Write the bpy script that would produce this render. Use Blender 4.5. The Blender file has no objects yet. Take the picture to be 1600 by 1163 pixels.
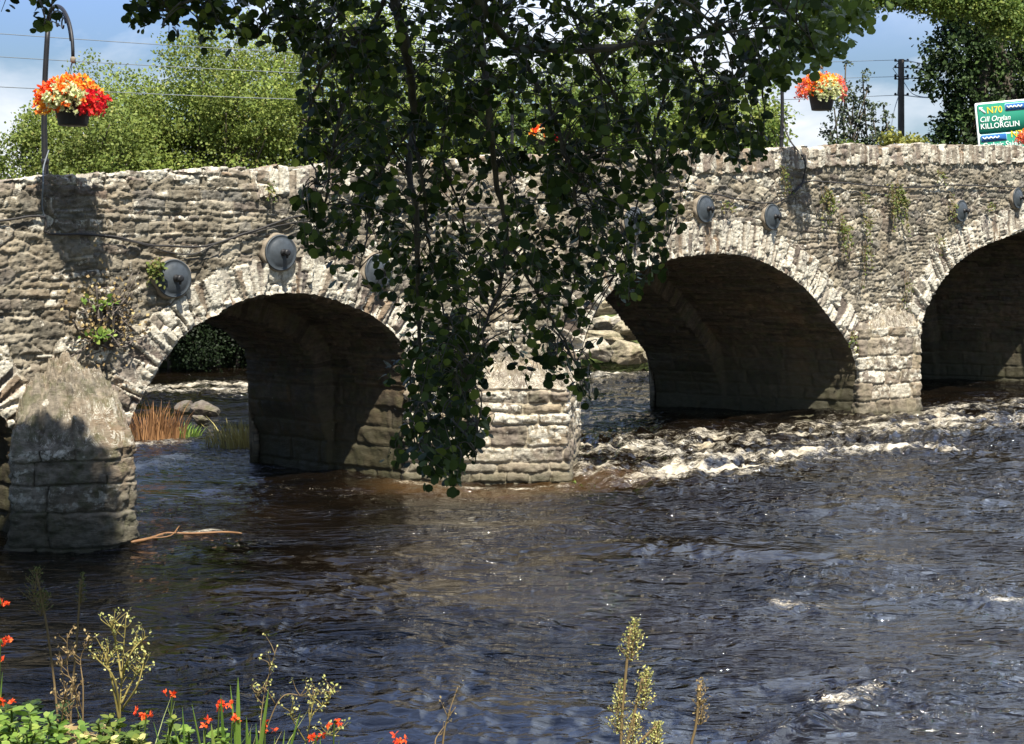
import bpy, math, random
import numpy as np
from mathutils import Vector
random.seed(7); RNG=np.random.default_rng(7)
S=bpy.context.scene; COL=S.collection
F=2200.0; YH=400.0; HC=3.0

# ------------------------------------------------------------ helpers
def at(x,y,Y): return np.array([(x-800)/F*Y, Y, HC-(y-YH)/F*Y])
def wat(x,y,z=0.0):
    Y=F*(HC-z)/(y-YH); return np.array([(x-800)/F*Y,Y,z])
P1=np.array([-1.401,18.912]); U=np.array([.7236,.6902]); NN=np.array([.6902,-.7236])
def s_of(x):
    k=(x-800)/F; return (k*P1[1]-P1[0])/(U[0]-k*U[1])
def wall_sz(x,y):
    s=s_of(x); Y=P1[1]+U[1]*s; return s, HC-(y-YH)/F*Y
def W3(s,z,out=0.0):
    p=P1+U*s+NN*out; return np.array([p[0],p[1],z])

def H2(ix,iy,seed):
    ix=ix.astype(np.int64); iy=iy.astype(np.int64)
    h=(ix*374761393+iy*668265263+seed*1442695041)&0xffffffff
    h=((h^(h>>13))*1274126177)&0xffffffff
    h=((h^(h>>15))*2246822519)&0xffffffff
    return ((h^(h>>16))&0xffffff)/16777216.0
def gn(x,y,seed=0):
    x=np.asarray(x,float); y=np.asarray(y,float)
    ix=np.floor(x); iy=np.floor(y); fx=x-ix; fy=y-iy
    u=fx*fx*fx*(fx*(fx*6-15)+10); v=fy*fy*fy*(fy*(fy*6-15)+10)
    def g(a,b,dx,dy):
        t=H2(ix+a,iy+b,seed)*6.2831853; return np.cos(t)*dx+np.sin(t)*dy
    n0=g(0,0,fx,fy)*(1-u)+g(1,0,fx-1,fy)*u
    n1=g(0,1,fx,fy-1)*(1-u)+g(1,1,fx-1,fy-1)*u
    return (n0*(1-v)+n1*v)*1.41
def fbm(x,y,o=4,seed=0,gain=.5):
    a=1.;s=0.;f=1.
    for i in range(o):
        s=s+a*gn(x*f,y*f,seed+i*17); a*=gain; f*=2.03
    return s
def sst(a,b,x):
    t=np.clip((x-a)/(b-a),0,1); return t*t*(3-2*t)

def link(o,parent=None):
    COL.objects.link(o)
    if parent: o.parent=parent
    return o
def tag(o,label=None,cat=None,group=None,kind=None):
    if label: o['label']=label
    if cat: o['category']=cat
    if group: o['group']=group
    if kind: o['kind']=kind
    return o
def empty(name,loc=(0,0,0)):
    o=bpy.data.objects.new(name,None); o.empty_display_size=.1; o.location=[float(c) for c in loc]; return link(o)
def np_mesh(name,V,faces,mat,parent=None,attrs=None,smooth=True,loc=None):
    """faces: (n,k) int array, or list of such arrays"""
    if not isinstance(faces,list): faces=[faces]
    faces=[f for f in faces if len(f)]
    me=bpy.data.meshes.new(name)
    V=np.ascontiguousarray(V,dtype=np.float32).reshape(-1,3)
    off=np.zeros(3)
    if loc is not None: off=np.array(loc,float); V=(V-off).astype(np.float32)
    me.vertices.add(len(V)); me.vertices.foreach_set('co',V.ravel())
    li=np.concatenate([f.ravel() for f in faces]).astype(np.int32)
    tot=np.concatenate([np.full(len(f),f.shape[1]) for f in faces])
    st=np.concatenate([[0],np.cumsum(tot)[:-1]]).astype(np.int32)
    me.loops.add(len(li)); me.loops.foreach_set('vertex_index',li)
    me.polygons.add(len(tot)); me.polygons.foreach_set('loop_start',st)
    if smooth: me.polygons.foreach_set('use_smooth',np.ones(len(tot),bool))
    if attrs:
        for k,a in attrs.items():
            at_=me.attributes.new(k,'FLOAT','POINT'); at_.data.foreach_set('value',np.ascontiguousarray(a,dtype=np.float32).ravel())
    me.update(calc_edges=True); me.validate()
    if not isinstance(mat,(list,tuple)): mat=[mat]
    for m in mat: me.materials.append(m)
    o=bpy.data.objects.new(name,me); link(o,parent)
    if loc is not None:
        o.location=[float(c) for c in off] if parent is None else [0,0,0]
    return o
def compress(V,faces,attrs):
    used=np.unique(faces); mp=np.full(len(V),-1); mp[used]=np.arange(len(used))
    return V[used],mp[faces],{k:a.ravel()[used] for k,a in attrs.items()}
def grid_faces(ny,nx):
    i=np.arange(ny*nx).reshape(ny,nx)
    return np.stack([i[:-1,:-1],i[:-1,1:],i[1:,1:],i[1:,:-1]],-1).reshape(-1,4)

class MB:
    """collects tubes, lathes and boxes into one mesh"""
    def __init__(s): s.V=[]; s.F={}; s.n=0
    def add(s,V,Fs):
        s.V.append(np.asarray(V,float).reshape(-1,3))
        for f in Fs: s.F.setdefault(len(f),[]).append([i+s.n for i in f])
        s.n+=len(s.V[-1])
    def tube(s,pts,r,k=6,cap=True):
        pts=np.asarray(pts,float); n=len(pts)
        r=np.full(n,r,float) if np.isscalar(r) else np.asarray(r,float)
        d=np.gradient(pts,axis=0); d/=np.linalg.norm(d,axis=1)[:,None]+1e-9
        ref=np.array([0,0,1.]) if abs(d[0][2])<.9 else np.array([1.,0,0])
        V=[]
        a=np.cross(d[0],ref); a/=np.linalg.norm(a)+1e-9
        for i in range(n):
            a=a-d[i]*a.dot(d[i]); a/=np.linalg.norm(a)+1e-9; b=np.cross(d[i],a)
            for j in range(k):
                t=2*math.pi*j/k; V.append(pts[i]+r[i]*(math.cos(t)*a+math.sin(t)*b))
        Fs=[[i*k+j,i*k+(j+1)%k,(i+1)*k+(j+1)%k,(i+1)*k+j] for i in range(n-1) for j in range(k)]
        if cap: Fs+= [list(range(k))[::-1],[(n-1)*k+j for j in range(k)]]
        s.add(V,Fs)
    def lathe(s,c,axis,prof,k=24):
        """prof: (radius, height along axis)"""
        c=np.asarray(c,float); ax=np.asarray(axis,float); ax/=np.linalg.norm(ax)
        ref=np.array([0,0,1.]) if abs(ax[2])<.9 else np.array([1.,0,0])
        a=np.cross(ref,ax); a/=np.linalg.norm(a); b=np.cross(ax,a)
        V=[c+ax*h+r*(math.cos(2*math.pi*j/k)*a+math.sin(2*math.pi*j/k)*b) for r,h in prof for j in range(k)]
        n=len(prof)
        Fs=[[i*k+j,i*k+(j+1)%k,(i+1)*k+(j+1)%k,(i+1)*k+j] for i in range(n-1) for j in range(k)]
        Fs+=[list(range(k))[::-1],[(n-1)*k+j for j in range(k)]]
        s.add(V,Fs)
    def build(s,name,mat,parent=None,smooth=True,loc=None):
        return np_mesh(name,np.concatenate(s.V),[np.array(f) for f in s.F.values()],mat,parent,None,smooth,loc)

def crom(P,n=12):
    P=np.asarray(P,float); P=np.concatenate([[2*P[0]-P[1]],P,[2*P[-1]-P[-2]]]); out=[]
    for i in range(1,len(P)-2):
        for t in np.linspace(0,1,n,endpoint=False):
            p0,p1,p2,p3=P[i-1:i+3]
            out.append(.5*((2*p1)+(-p0+p2)*t+(2*p0-5*p1+4*p2-p3)*t*t+(-p0+3*p1-3*p2+p3)*t**3))
    out.append(P[-2]); return np.array(out)
def resample(P,d):
    L=np.concatenate([[0],np.cumsum(np.linalg.norm(np.diff(P,axis=0),axis=1))])
    n=max(2,int(L[-1]/d)); t=np.linspace(0,L[-1],n)
    return np.stack([np.interp(t,L,P[:,i]) for i in range(P.shape[1])],1),t

# leaf cards: real leaf blades scattered in space
ROUND=np.array([[0,0],[.28,.14],[.48,.42],[.46,.74],[.22,1.0],[0,.94],[-.22,1.0],[-.46,.74],[-.48,.42],[-.28,.14]])
OVAL=np.array([[0,0],[.3,.3],[.27,.65],[0,1],[-.27,.65],[-.3,.3]])
DIAM=np.array([[0,0],[.4,.5],[0,1],[-.4,.5]])
def norm(a): return a/(np.linalg.norm(a,axis=1)[:,None]+1e-9)
def leaf_arrays(C,ax,nr,L,T,fold=.12):
    n=len(C); ax=norm(ax); nr=norm(nr-ax*(nr*ax).sum(1)[:,None]); sd=np.cross(ax,nr); k=len(T)
    L=np.broadcast_to(L,(n,))
    V=C[:,None,:]+ax[:,None,:]*(T[None,:,1:2]*L[:,None,None])+sd[:,None,:]*(T[None,:,0:1]*L[:,None,None])+nr[:,None,:]*(np.abs(T[None,:,0:1])*fold*2*L[:,None,None])
    return V.reshape(-1,3),np.arange(n*k).reshape(n,k)
def leaves(name,C,ax,nr,L,T,mat,parent=None,fold=.12,rid=None,loc=None):
    V,Fc=leaf_arrays(C,ax,nr,L,T,fold)
    if rid is None: rid=RNG.random(len(C))
    return np_mesh(name,V,Fc,mat,parent,{'rid':np.repeat(rid,len(T))},False,loc)
def rdir(n): return norm(RNG.normal(size=(n,3)))

# ------------------------------------------------------------ materials
def newmat(name):
    m=bpy.data.materials.new(name); m.use_nodes=True; nt=m.node_tree; nt.nodes.clear()
    out=nt.nodes.new('ShaderNodeOutputMaterial'); return m,nt,out
def N(nt,t,**kw):
    n=nt.nodes.new(t)
    for k,v in kw.items():
        if k.startswith('i_'): n.inputs[k[2:].replace('_',' ')].default_value=v
        else: setattr(n,k,v)
    return n
def ramp(nt,fac,stops,interp='LINEAR'):
    r=nt.nodes.new('ShaderNodeValToRGB'); r.color_ramp.interpolation=interp; e=r.color_ramp.elements
    while len(e)<len(stops): e.new(.5)
    for i,(p,c) in enumerate(stops):
        e[i].position=p; e[i].color=(c[0],c[1],c[2],1) if hasattr(c,'__len__') else (c,c,c,1)
    nt.links.new(fac,r.inputs[0]); return r.outputs[0]
def mixc(nt,f,a,b,mode='MIX'):
    m=nt.nodes.new('ShaderNodeMix'); m.data_type='RGBA'; m.blend_type=mode
    for k,v in ((0,f),(6,a),(7,b)):
        if hasattr(v,'links'): nt.links.new(v,m.inputs[k])
        elif k==0: m.inputs[k].default_value=v
        else: m.inputs[k].default_value=(v[0],v[1],v[2],1)
    return m.outputs[2]
def mth(nt,op,a,b=0.0,c=None,clamp=False):
    m=nt.nodes.new('ShaderNodeMath'); m.operation=op; m.use_clamp=clamp
    for k,v in enumerate((a,b,c)):
        if v is None: continue
        if hasattr(v,'links'): nt.links.new(v,m.inputs[k])
        else: m.inputs[k].default_value=v
    return m.outputs[0]
def noise(nt,scale,detail=4,rough=.55,vec=None,dist=0.):
    n=nt.nodes.new('ShaderNodeTexNoise'); n.inputs['Scale'].default_value=scale; n.inputs['Detail'].default_value=detail
    n.inputs['Roughness'].default_value=rough; n.inputs['Distortion'].default_value=dist
    if vec is not None: nt.links.new(vec,n.inputs['Vector'])
    return n.outputs['Fac']
def coords(nt,scale=(1,1,1)):
    t=nt.nodes.new('ShaderNodeTexCoord'); m=nt.nodes.new('ShaderNodeMapping'); m.inputs['Scale'].default_value=scale
    nt.links.new(t.outputs['Object'],m.inputs['Vector']); return m.outputs[0]
def attr(nt,name):
    a=nt.nodes.new('ShaderNodeAttribute'); a.attribute_name=name; return a.outputs['Fac']
def simple(name,col,rough=.6,metal=0.,var=.15,bump=.0,scale=8.):
    m,nt,out=newmat(name); b=N(nt,'ShaderNodeBsdfPrincipled'); v=coords(nt)
    nf=noise(nt,scale,5,.6,v)
    c=ramp(nt,nf,[(.25,[x*(1-var) for x in col]),(.75,[min(1,x*(1+var)) for x in col])])
    nt.links.new(c,b.inputs['Base Color']); b.inputs['Roughness'].default_value=rough; b.inputs['Metallic'].default_value=metal
    if bump:
        bm=N(nt,'ShaderNodeBump'); bm.inputs['Strength'].default_value=bump; bm.inputs['Distance'].default_value=.01
        nt.links.new(noise(nt,scale*6,5,.6,v),bm.inputs['Height']); nt.links.new(bm.outputs[0],b.inputs['Normal'])
    nt.links.new(b.outputs[0],out.inputs[0]); return m
def leafmat(name,stops,trans=.3,rough=.5,spec=.4,clump=.0,clump_scale=.6):
    m,nt,out=newmat(name); b=N(nt,'ShaderNodeBsdfPrincipled'); b.inputs['Roughness'].default_value=rough
    b.inputs['Specular IOR Level'].default_value=spec
    c=ramp(nt,attr(nt,'rid'),stops)
    if clump:
        cl=ramp(nt,noise(nt,clump_scale,2,.5,coords(nt)),[(.35,1-clump),(.65,1+clump*.4)])  # light and dark clumps painted into the leaf colour by noise
        c=mixc(nt,1.,c,cl,'MULTIPLY')
    nt.links.new(c,b.inputs['Base Color'])
    t=N(nt,'ShaderNodeBsdfTranslucent'); hs=N(nt,'ShaderNodeHueSaturation'); hs.inputs['Value'].default_value=1.3; hs.inputs['Hue'].default_value=.485
    nt.links.new(c,hs.inputs['Color']); nt.links.new(hs.outputs[0],t.inputs[0])
    mx=N(nt,'ShaderNodeMixShader'); mx.inputs[0].default_value=trans
    nt.links.new(b.outputs[0],mx.inputs[1]); nt.links.new(t.outputs[0],mx.inputs[2]); nt.links.new(mx.outputs[0],out.inputs[0]); return m

def stonemat(name,stops,lichen=.55,lichen_stone=.7,mortar=(.2,.17,.13),mort_amt=.8,moss=0.,dark_base=True,bump=.6,wet=.35,ochre=.25,film=.0,wet_shade_h=1.6):
    m,nt,out=newmat(name); b=N(nt,'ShaderNodeBsdfPrincipled'); v=coords(nt)
    b.inputs['Specular IOR Level'].default_value=.3
    rid=attr(nt,'rid'); jt=attr(nt,'jt')
    c=ramp(nt,rid,stops)
    # mottling inside each stone
    n1=noise(nt,9,6,.65,v); c=mixc(nt,1.,c,ramp(nt,n1,[(.3,.55),(.7,1.35)]),'MULTIPLY')
    vs=coords(nt,(1.2,1.2,5)); n2=noise(nt,7,5,.7,vs); c=mixc(nt,1.,c,ramp(nt,n2,[(.3,.7),(.7,1.25)]),'MULTIPLY')
    # ochre and dark algae staining in big shapes
    n3=noise(nt,1.1,4,.6,v); c=mixc(nt,mth(nt,'MULTIPLY',ramp(nt,n3,[(.5,0.),(.7,1.)]),ochre),c,(.23,.13,.055))
    n3b=noise(nt,2.3,5,.7,v,.4); c=mixc(nt,mth(nt,'MULTIPLY',ramp(nt,n3b,[(.52,0.),(.64,1.)]),.6),c,(.045,.038,.028))
    if film:
        nf=noise(nt,6.5,7,.75,v,.5); c=mixc(nt,mth(nt,'MULTIPLY',ramp(nt,nf,[(.46,0.),(.62,1.)]),film),c,(.37,.33,.25))
    # mortar
    c=mixc(nt,mth(nt,'MULTIPLY',ramp(nt,jt,[(.0,1.),(.35,0.)]),mort_amt),c,mortar)
    if moss:
        n5=noise(nt,5,5,.7,v); c=mixc(nt,mth(nt,'MULTIPLY',ramp(nt,n5,[(.48,0.),(.6,1.)]),moss),c,(.07,.085,.025))
    # pale lichen: crusts covering some stones, and round blots
    wn=N(nt,'ShaderNodeTexWhiteNoise'); wn.noise_dimensions='1D'; nt.links.new(mth(nt,'MULTIPLY',mth(nt,'ROUND',mth(nt,'MULTIPLY',rid,400.)),1.37),wn.inputs['W'])
    n4=noise(nt,11,6,.7,v,.3); n6=noise(nt,2.2,3,.6,v)
    th=mth(nt,'ADD',mth(nt,'MULTIPLY',wn.outputs['Value'],.34*lichen_stone),mth(nt,'ADD',mth(nt,'MULTIPLY',n4,.72),mth(nt,'MULTIPLY',n6,.45)))
    lf=mth(nt,'MULTIPLY',ramp(nt,th,[(.93-.2*lichen,0.),(.985-.2*lichen,1.)]),ramp(nt,jt,[(.12,0.),(.5,1.)]))
    vo=N(nt,'ShaderNodeTexVoronoi'); vo.inputs['Scale'].default_value=3.3; dv=N(nt,'ShaderNodeVectorMath'); dv.operation='ADD'
    nv=N(nt,'ShaderNodeTexNoise'); nv.inputs['Scale'].default_value=12; nt.links.new(v,nv.inputs['Vector'])
    sc=N(nt,'ShaderNodeVectorMath'); sc.operation='SCALE'; sc.inputs['Scale'].default_value=.09; nt.links.new(nv.outputs['Color'],sc.inputs[0])
    nt.links.new(v,dv.inputs[0]); nt.links.new(sc.outputs[0],dv.inputs[1]); nt.links.new(dv.outputs[0],vo.inputs['Vector'])
    sep=N(nt,'ShaderNodeSeparateColor'); nt.links.new(vo.outputs['Color'],sep.inputs[0])
    spot=mth(nt,'LESS_THAN',vo.outputs['Distance'],mth(nt,'MULTIPLY',mth(nt,'SUBTRACT',sep.outputs[0],.62),.55*lichen))
    lf=mth(nt,'MAXIMUM',lf,mth(nt,'MULTIPLY',spot,.85))
    # lichen and white wear do not grow at the waterline
    sx=N(nt,'ShaderNodeSeparateXYZ'); nt.links.new(v,sx.inputs[0])
    lf=mth(nt,'MULTIPLY',lf,ramp(nt,mth(nt,'MULTIPLY',sx.outputs[2],.5),[(.03,0.),(.3,1.)]))
    lc=ramp(nt,noise(nt,30,4,.6,v),[(.3,(.32,.29,.22)),(.6,(.66,.62,.52))])
    c=mixc(nt,lf,c,lc)
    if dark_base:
        wet_shade_f=ramp(nt,mth(nt,'ADD',mth(nt,'MULTIPLY',sx.outputs[2],wet_shade_h),mth(nt,'MULTIPLY',mth(nt,'SUBTRACT',n3b,.5),.6)),[(.05,1.),(.5,0.)])
        c=mixc(nt,mth(nt,'MULTIPLY',wet_shade_f,.75),c,(.045,.043,.02))
        nt.links.new(mth(nt,'SUBTRACT',.9,mth(nt,'MULTIPLY',wet_shade_f,wet)),b.inputs['Roughness'])
    else: b.inputs['Roughness'].default_value=.9
    nt.links.new(c,b.inputs['Base Color'])
    bm=N(nt,'ShaderNodeBump'); bm.inputs['Strength'].default_value=bump; bm.inputs['Distance'].default_value=.03
    hh=mth(nt,'ADD',noise(nt,16,7,.72,vs),mth(nt,'MULTIPLY',noise(nt,45,4,.6,v),.35))
    nt.links.new(hh,bm.inputs['Height']); nt.links.new(bm.outputs[0],b.inputs['Normal'])
    nt.links.new(b.outputs[0],out.inputs[0]); return m

RUB=[(0,(.095,.087,.07)),(.2,(.25,.215,.155)),(.4,(.165,.15,.12)),(.55,(.36,.31,.225)),(.7,(.19,.18,.155)),(.85,(.135,.108,.088)),(1,(.45,.40,.305))]
VOU=[(0,(.20,.15,.13)),(.3,(.28,.24,.19)),(.6,(.18,.155,.14)),(.85,(.28,.20,.13)),(1,(.38,.34,.28))]
ASH=[(0,(.19,.155,.12)),(.3,(.33,.27,.19)),(.5,(.22,.185,.15)),(.75,(.16,.13,.105)),(1,(.40,.34,.25))]
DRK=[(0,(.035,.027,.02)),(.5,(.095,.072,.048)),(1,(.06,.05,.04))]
M={}
M['rubble']=stonemat('rubble_stone',RUB,lichen=.66,lichen_stone=.75,mortar=(.24,.20,.145),mort_amt=.45,film=.28)
M['ring']=stonemat('arch_stone',VOU,lichen=.8,lichen_stone=1.7,mortar=(.12,.095,.075),film=.4)
M['coping']=stonemat('coping_stone',VOU,lichen=.95,lichen_stone=1.0,mortar=(.12,.10,.075),film=.5)
M['barrel']=stonemat('soffit_stone',DRK,lichen=.25,lichen_stone=.3,mortar=(.1,.085,.06),mort_amt=.5,moss=.25,wet_shade_h=.33)  # dark band carried up the sides as painted shade over the sun patch
M['pier']=stonemat('pier_stone',ASH,lichen=.7,lichen_stone=.9,mortar=(.48,.41,.30),mort_amt=.9,film=.35,moss=.2)
M['pier_old']=stonemat('old_pier_stone',[(0,(.17,.145,.11)),(.5,(.27,.23,.175)),(1,(.34,.30,.24))],lichen=.8,lichen_stone=.6,mortar=(.08,.07,.05),moss=.5,ochre=.45,film=.40,bump=1.,wet_shade_h=.75)  # raised dark base: moss plus painted shade at the pier's foot
M['boulder']=stonemat('boulder_stone',[(0,(.17,.145,.12)),(.3,(.36,.31,.21)),(.6,(.44,.40,.34)),(1,(.53,.46,.32))],lichen=.45,lichen_stone=.5,mort_amt=0.,moss=.45,dark_base=False)
M['black']=simple('black_iron',(.02,.02,.022),.5,.3,.3,.1,20)
M['disc']=simple('grey_disc',(.05,.06,.07),.5,0.,.3,.15,14)
M['collar']=simple('mortar_collar',(.24,.20,.15),.95,0.,.35,.6,20)
M['pot']=simple('dark_pot',(.022,.019,.018),.75,0.,.3,.2,20)
M['cable']=simple('black_cable',(.03,.027,.025),.6)
M['wire']=simple('pale_wire',(.16,.18,.19),.5,.3)
M['wood']=simple('weathered_pole',(.12,.10,.085),.85,0.,.3,.4,6)
M['bark']=simple('bark',(.085,.07,.052),.9,0.,.55,.8,14)
M['asphalt']=simple('asphalt',(.05,.05,.05),.9)
M['soil']=simple('bank_soil',(.07,.055,.03),.95,0.,.4,.6,3)
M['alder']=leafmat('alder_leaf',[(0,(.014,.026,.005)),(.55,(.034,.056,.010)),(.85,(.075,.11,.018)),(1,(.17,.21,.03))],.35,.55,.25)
M['alderlit']=leafmat('alder_leaf_sunlit',[(0,(.07,.12,.02)),(1,(.17,.23,.05))],.35,.45,.4)  # sunlit copy of the alder leaf, the sun put into its colour
M['willow']=leafmat('willow_leaf',[(0,(.13,.19,.035)),(.6,(.21,.275,.055)),(.95,(.29,.34,.08)),(1,(.42,.40,.12))],.28,.6,.3,.45,.45)
M['bush']=leafmat('bush_leaf',[(0,(.07,.125,.022)),(.7,(.14,.21,.04)),(1,(.26,.30,.06))],.3,.6,.3,.3,.8)
M['yellowbush']=leafmat('yellow_bush_leaf',[(0,(.16,.19,.035)),(1,(.34,.33,.08))],.3,.6,.3,.3,1.)
M['ivy']=leafmat('ivy_leaf',[(0,(.014,.028,.008)),(.7,(.034,.062,.016)),(1,(.09,.14,.04))],.12,.55,.2,.4,.8)
M['deep']=leafmat('shaded_bank_leaf',[(0,(.004,.009,.003)),(1,(.014,.026,.008))],.1,.6,.2)  # leaf colour darkened to stand for shade under the far trees
M['darkshrub']=leafmat('dark_shrub_leaf',[(0,(.04,.06,.03)),(1,(.10,.13,.07))],.2,.6)
M['grassy']=leafmat('fresh_green_leaf',[(0,(.10,.19,.03)),(.6,(.19,.30,.05)),(1,(.34,.42,.10))],.35,.5)
M['weed']=leafmat('wall_weed_leaf',[(0,(.07,.11,.02)),(.6,(.15,.19,.04)),(1,(.25,.2,.08))],.3,.6)
M['dry']=leafmat('dry_stalk',[(0,(.19,.13,.06)),(.6,(.32,.23,.10)),(1,(.42,.34,.16))],.1,.8)
M['rust']=leafmat('rust_reed',[(0,(.16,.075,.03)),(1,(.36,.19,.08))],.1,.8)
M['straw']=leafmat('straw_reed',[(0,(.26,.21,.06)),(1,(.48,.42,.15))],.15,.8)
M['seed']=leafmat('pale_seed_head',[(0,(.34,.36,.10)),(.7,(.55,.54,.20)),(1,(.68,.60,.26))],.25,.8)
M['fl_orange']=leafmat('orange_petal',[(0,(.75,.13,.012)),(1,(.95,.33,.03))],.3,.6)
M['fl_yellow']=leafmat('yellow_petal',[(0,(.85,.42,.03)),(1,(.95,.65,.10))],.3,.6)
M['fl_red']=leafmat('red_petal',[(0,(.65,.01,.012)),(1,(.9,.05,.035))],.25,.6)
M['fl_cream']=leafmat('cream_petal',[(0,(.45,.55,.22)),(1,(.8,.78,.5))],.3,.6)
M['fl_pink']=leafmat('pink_petal',[(0,(.8,.16,.10)),(1,(.9,.32,.22))],.3,.6)
M['fl_scarlet']=leafmat('scarlet_petal',[(0,(.75,.06,.015)),(1,(.95,.17,.03))],.3,.6)

# ------------------------------------------------------------ masonry relief
def masonry(u,v,seed,rows=(.07,.16),width=(.18,.5),k=.028,warp=.03,rough=.5):
    """irregular courses; returns relief 0..1, stone id, joint mask, per-stone tilt"""
    rg=np.random.default_rng(seed)
    wu=u+warp*fbm(u*2.2,v*2.2,3,seed+1); wv=v+warp*.8*fbm(u*1.7+9,v*2.6,3,seed+2)
    lo=float(wv.min())-1; hi=float(wv.max())+1
    hs=rg.uniform(rows[0],rows[1],int((hi-lo)/rows[0])+4)
    # a few tall courses among thin ones
    b=lo+np.concatenate([[0],np.cumsum(hs)])
    r=np.clip(np.searchsorted(b,wv)-1,0,len(b)-2)
    dv=np.minimum(wv-b[r],b[r+1]-wv)
    wr=rg.uniform(width[0],width[1],len(b)); of=rg.uniform(0,5,len(b))
    q=(wu+of[r]*1.3)/wr[r]; i=np.floor(q)
    j0=i+.62*(H2(i,r,seed+5)-.5); j1=i+1+.62*(H2(i+1,r,seed+5)-.5)
    lt=q<j0; gt=q>=j1
    i=np.where(lt,i-1,np.where(gt,i+1,i))
    j0=i+.62*(H2(i,r,seed+5)-.5); j1=i+1+.62*(H2(i+1,r,seed+5)-.5)
    du=np.minimum(q-j0,j1-q)*wr[r]; cu=(q-(j0+j1)/2)*wr[r]; cv=wv-(b[r]+b[r+1])/2
    kk=k; a=np.maximum(kk-du,0); c=np.maximum(kk-dv,0); d=kk-np.sqrt(a*a+c*c)
    prof=sst(0,kk,d)
    rid=H2(i,r,seed+9); r2=H2(i,r,seed+10); r3=H2(i,r,seed+11); r4=H2(i,r,seed+12)
    h=prof*(.45+.55*r2)+prof*((r3-.5)*cu*1.6+(r4-.5)*cv*5)
    return h,rid,prof

def rubble(u,v,seed,cw,ch,k=.03,warp=.05):
    wu=u+warp*fbm(u*3,v*3,3,seed+1); wv=v+warp*.45*fbm(u*3+9,v*4,3,seed+2)
    X=wu/cw; Y=wv/ch; iy0=np.floor(Y); d1=np.full(X.shape,9.); d2=np.full(X.shape,9.); c1=np.zeros(X.shape); q1=np.zeros(X.shape); q2=np.zeros(X.shape)
    for dy in (-1,0,1):
        iy=iy0+dy; sh=.5*(iy%2); ix0=np.floor(X-sh)
        for dx in (-1,0,1):
            ix=ix0+dx; a=ix+sh+.5+.8*(H2(ix,iy,seed)-.5); b=iy+.5+.62*(H2(ix,iy,seed+3)-.5); sz=.8+.5*H2(ix,iy,seed+4)
            ex=(X-a)*cw*.62; ey=(Y-b)*ch; d=np.maximum(np.abs(ex)*.95,np.hypot(ex,ey)*.8+np.abs(ey)*.25)/sz; idn=H2(ix,iy,seed+9)
            new=d<d1; d2=np.where(new,d1,np.minimum(d2,d)); c1=np.where(new,idn,c1); q1=np.where(new,(X-a)*cw,q1); q2=np.where(new,(Y-b)*ch,q2); d1=np.minimum(d1,d)
    prof=sst(0,k,d2-d1); r2=(c1*7.31)%1; r3=(c1*13.7)%1; r4=(c1*29.1)%1
    return prof*(.45+.55*r2)+prof*((r3-.5)*q1*1.4+(r4-.5)*q2*3),c1,prof

# bridge profile ------------------------------------------------------
TOPX=[(-300,292),(0,284),(60,277),(170,273),(230,268),(440,263),(700,250),(960,238),(1200,237),(1245,233),(1290,229),(1600,230),(2000,236)]
ts=np.array([wall_sz(x,y) for x,y in TOPX])
def ztop(s): return np.interp(s,ts[:,0],ts[:,1])
AP={ # intrados points on the near face, left springing to right springing
 0:[(-190,760),(-188,700),(-170,640),(-130,600),(-80,590),(-35,612),(0,648),(16,672),(26,705),(28,760)],
 1:[(186,770),(187,715),(193,686),(205,651),(225,610),(257,560),(290,519),(328,496),(375,470),(420,460),(465,458),(509,465),(546,478),(580,494),(609,516),(625,537),(634,565),(637,610),(638,660)],
 2:[(905,640),(905,590),(908,545),(920,505),(945,465),(985,430),(1035,408),(1084,399),(1140,397),(1184,407),(1224,427),(1260,455),(1292,494),(1319,530),(1331,556),(1337,590),(1338,610)],
 3:[(1432,610),(1433,560),(1438,510),(1450,470),(1468,442),(1492,413),(1530,387),(1570,371),(1600,361),(1630,361),(1656,375),(1674,405),(1684,460),(1690,530),(1692,600)]}
RINGT={0:.42,1:.44,2:.56,3:.60}
ARCH={}
for k,pts in AP.items():
    P=np.array([wall_sz(x,y) for x,y in pts])
    P=np.concatenate([[[P[0,0],-.6]],P,[[P[-1,0],-.6]]])
    C=np.concatenate([P[:1],crom(P[1:-1],14),P[-1:]])
    C,L=resample(C,.022)
    d=np.gradient(C,axis=0); d/=np.linalg.norm(d,axis=1)[:,None]
    nrm=np.stack([-d[:,1],d[:,0]],1)    # points out of the opening (left of travel = outside)
    smooth=C.copy()
    # ragged ends of the arch stones
    off=.018*fbm(L/.16,L*0,2,31+k)+.012*fbm(L/.05,L*0+3,3,57+k)
    off*=sst(.15,.6,C[:,1])
    J=C+nrm*off[:,None]
    ARCH[k]=dict(sm=smooth,jag=J,nrm=nrm,L=L,sl=P[0,0],sr=P[-1,0],zc=C[:,1].max())

s0,s1=s_of(-170),s_of(1760)
ss=[s0]
while ss[-1]<s1: ss.append(ss[-1]+.00088*(P1[1]+U[1]*ss[-1]))
ss=np.array(ss); DZ=.0165; NR=330
dn=np.arange(NR)*DZ
SS,DN=np.meshgrid(ss,dn[::-1]); ZT=ztop(SS)
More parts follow.
